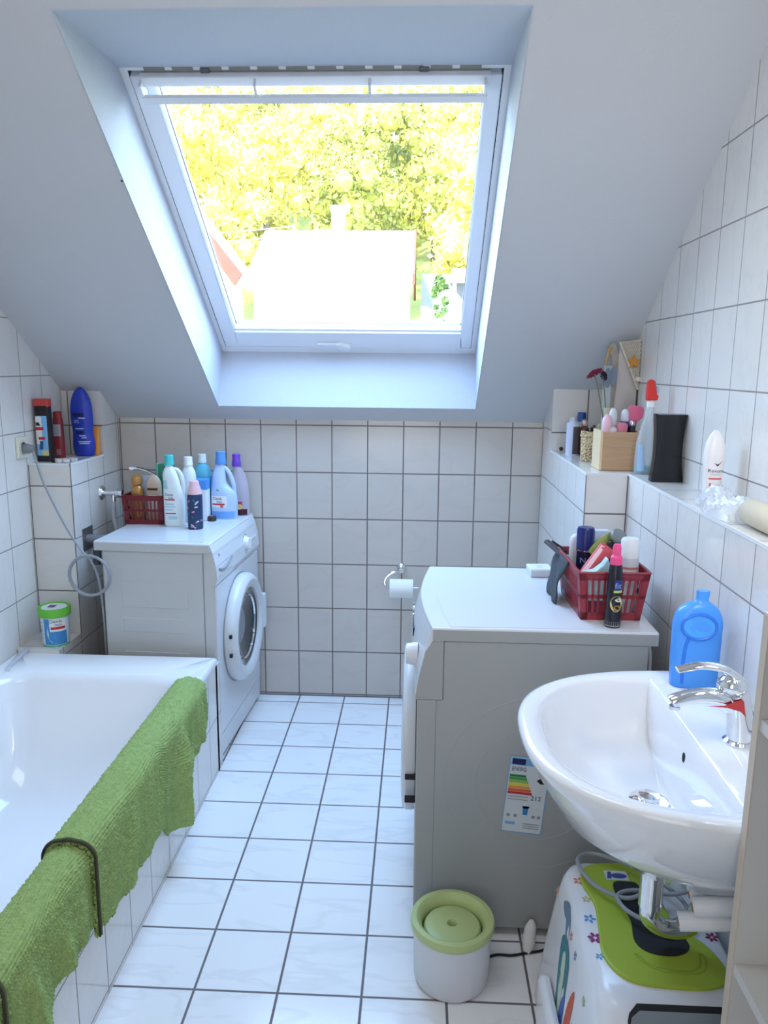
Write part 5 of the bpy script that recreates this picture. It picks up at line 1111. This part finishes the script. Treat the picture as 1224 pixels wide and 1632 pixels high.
# step stool
st_ = thing('step_stool', 'white plastic children\'s step stool with lime pad under the washbasin', 'step stool', (0, 0, 0))
stw = M('stool_white', (232, 232, 236), .18)
def rr2(xa, xb, ya, yb, r, z, n=6): return rrect(xa, xb, ya, yb, r, z, n)
SH = .356
rings = [rr2(.302, .650, 1.090, 1.668, .055, .0), rr2(.306, .650, 1.100, 1.664, .055, .05), rr2(.322, .646, 1.135, 1.655, .055, .18), rr2(.338, .640, 1.178, 1.648, .055, .29), rr2(.347, .634, 1.200, 1.643, .055, .330), rr2(.356, .627, 1.220, 1.636, .050, .348), rr2(.368, .616, 1.240, 1.624, .045, SH)]
G().loft(rings).build('shell', stw, st_, smooth=60)
G().box(.288, .315, 1.33, 1.52, 0, .155).build('side_foot', stw, st_, bevel=.012, smooth=0)
# lime pad: hourglass outline
def outline(pts, n=6): return [(p.x, p.y) for p in catmull([Vector((x, y, 0)) for x, y in pts], n, True)]
pad = outline([(.395, 1.600), (.450, 1.618), (.520, 1.612), (.552, 1.570), (.540, 1.500), (.545, 1.430), (.592, 1.360), (.602, 1.290), (.560, 1.262), (.480, 1.260), (.410, 1.275), (.378, 1.330), (.385, 1.410), (.392, 1.480), (.380, 1.550)])
G().prism(pad, 'Z', SH - .002, SH + .008).build('pad', lime, st_, bevel=.003, smooth=0)
pad2 = outline([(.440, 1.330), (.470, 1.296), (.545, 1.292), (.570, 1.320), (.566, 1.345), (.545, 1.300), (.470, 1.303), (.444, 1.335)], 5)
foot = outline([(.448, 1.545), (.478, 1.552), (.500, 1.545), (.505, 1.500), (.500, 1.460), (.540, 1.405), (.552, 1.360), (.520, 1.335), (.470, 1.340), (.448, 1.370), (.455, 1.430), (.446, 1.490)])
G().prism(foot, 'Z', SH + .007, SH + .0095).build('grip_patch', M('grip_black', (40, 42, 46), .8, noise=.25, nscale=120), st_, smooth=0)
G().tube([(x, y, SH + .008) for x, y in pad2[::2]], .0015, 6, closed=True).build('pad_ridge', M('lime_dark', (146, 166, 52), .45), st_)
tp_ = lambda u, v, off: (u, v, SH + .0085 + off)
patch('logo_plate', tp_, .436, .486, 1.556, 1.588, M('stool_plate', (214, 218, 226), .4), st_, off=.0004, nu=1, nv=1)
G().add([(.466 + .018 * cos(2 * pi * k / 24), 1.570 + .009 * sin(2 * pi * k / 24), SH + .0096) for k in range(24)], [tuple(range(24))]).build('logo_oval', M('logo_blue', (66, 80, 140), .5), st_, smooth=0, recalc=False)
patch('logo_swoosh', tp_, .438, .448, 1.560, 1.584, M('logo_blue', (66, 80, 140), .5), st_, off=.0012, nu=1, nv=1, shape=lambda f, a, c_: (a + .006 * f, c_ + .004 * f))
# front opening panel on the near sloping face
def fp(u, v, off):      # near face: y moves back with height
    y = lerp([(0, 1.090), (.05, 1.100), (.18, 1.135), (.29, 1.178), (.33, 1.200), (.348, 1.220), (.356, 1.240)], v); return (u, y - off, v + off * .5)
def fpanel(name, x0_, x1_, z0_, z1_, rad, off, mt):
    rows = []
    for k in range(41):
        v = z0_ + (z1_ - z0_) * k / 40; dz = min(v - z0_, z1_ - v); ins = rad - sqrt(max(0, rad * rad - (rad - dz) ** 2)) if dz < rad else 0
        rows.append([fp(x0_ + ins + (x1_ - x0_ - 2 * ins) * i / 10, v, off) for i in range(11)])
    G().grid(rows).build(name, mt, st_, smooth=30, recalc=False)
fpanel('opening_seal', .392, .602, .04, .352, .022, .0015, M('seal_dark', (40, 40, 44), .7))
fpanel('front_panel', .396, .598, .044, .3475, .020, .0030, M('panel_grey', (140, 148, 156), .3))
# flower stickers and painted animals
def flw(x, y, r, col, surf=tp_, n=5):
    g = G()
    for k in range(n):
        a = 2 * pi * k / n + x * 50; g.add([surf(x + r * .62 * cos(a) + r * .42 * cos(q) * cos(a) - r * .26 * sin(q) * sin(a), y + r * .62 * sin(a) + r * .42 * cos(q) * sin(a) + r * .26 * sin(q) * cos(a), .0) for q in [2 * pi * i / 10 for i in range(10)]], [tuple(range(10))])
    g.build('flower_sticker', M('fs%d_%d_%d' % col, col, .5), st_, smooth=0, recalc=False)
tpw = lambda u, v, off: (u, v, SH + .0004)
def lf(u, v, off):      # left flank: u along y, v height
    def X(z):
        tab = [(0, .302), (.05, .306), (.18, .322), (.29, .338), (.33, .347), (.348, .356)]
        return lerp(tab, z)
    return (X(v) - .0008, u, v)
flw(.376, 1.560, .013, (226, 140, 90), tpw); flw(.380, 1.500, .010, (200, 180, 100), tpw); flw(.3745, 1.440, .013, (90, 150, 215), tpw)
flw(.3735, 1.385, .015, (150, 50, 120), tpw, 6); flw(.372, 1.335, .009, (100, 160, 210), tpw); flw(.610, 1.400, .013, (140, 40, 90), tpw, 6)
flw(1.60, .30, .011, (235, 170, 150), lf); flw(1.45, .305, .009, (220, 120, 130), lf); flw(1.40, .300, .009, (120, 130, 180), lf); flw(1.30, .285, .010, (170, 190, 120), lf); flw(1.33, .20, .008, (190, 200, 130), lf)
def painted(pts, col, nm, n=5): o_ = [(u, min(.335, max(.02, (v - .2) * 1.35 + .2))) for u, v in outline(pts, n)]; G().add([lf(u, v, 0) for u, v in o_], [tuple(range(len(o_)))]).build(nm, M(nm + '%d' % col[0], col, .5), st_, smooth=0, recalc=False)
painted([(1.545, .285), (1.51, .30), (1.47, .285), (1.455, .25), (1.48, .255), (1.50, .275), (1.52, .275)], (110, 130, 150), 'painted_tail')
painted([(1.50, .245), (1.46, .262), (1.42, .245), (1.40, .19), (1.39, .13), (1.41, .10), (1.44, .13), (1.47, .18)], (70, 130, 140), 'painted_animal')
painted([(1.47, .235), (1.45, .24), (1.43, .20), (1.42, .15), (1.44, .16), (1.46, .20)], (200, 215, 190), 'painted_stripe')
painted([(1.42, .18), (1.40, .20), (1.39, .15), (1.40, .11), (1.415, .13)], (60, 100, 170), 'painted_patch')
painted([(1.375, .215), (1.355, .24), (1.345, .20), (1.35, .13), (1.37, .12), (1.38, .17)], (206, 90, 60), 'painted_mane')
painted([(1.36, .17), (1.32, .19), (1.29, .15), (1.28, .09), (1.30, .04), (1.34, .06), (1.36, .10)], (232, 150, 80), 'painted_lion')
painted([(1.28, .09), (1.25, .14), (1.235, .19), (1.225, .21), (1.215, .18), (1.23, .13), (1.26, .06)], (190, 90, 60), 'painted_tuft')

# open shelf cabinet at the near right
cw = M('cabinet_white', (200, 198, 194), .5); ce = M('cabinet_edge', (196, 182, 166), .55)
cb_ = thing('shelf_cabinet', 'white open shelf cabinet cut off by the right edge of the photo', 'cabinet', (0, 0, 0))
CX = .480
G().box(CX + .0015, .652, 1.024, 1.041, 0, 1.155).build('side_panel', cw, cb_, smooth=0)
G().box(CX, CX + .0016, 1.0235, 1.0415, 0, 1.155).build('edge_band', ce, cb_, smooth=0, bevel=.0005)
G().box(CX + .0015, .652, .50, .517, 0, 1.155).build('side_panel', cw, cb_, smooth=0)
G().box(CX, .652, .50, 1.0415, 1.155, 1.158).build('cover_strip', cw, cb_, smooth=0)
G().box(.640, .652, .517, 1.024, 0, 1.155).build('back_panel', cw, cb_, smooth=0)
for z in (.06, .600, .990): G().box(CX + .003, .640, .517, 1.024, z, z + .017).build('shelf', cw, cb_, smooth=0)
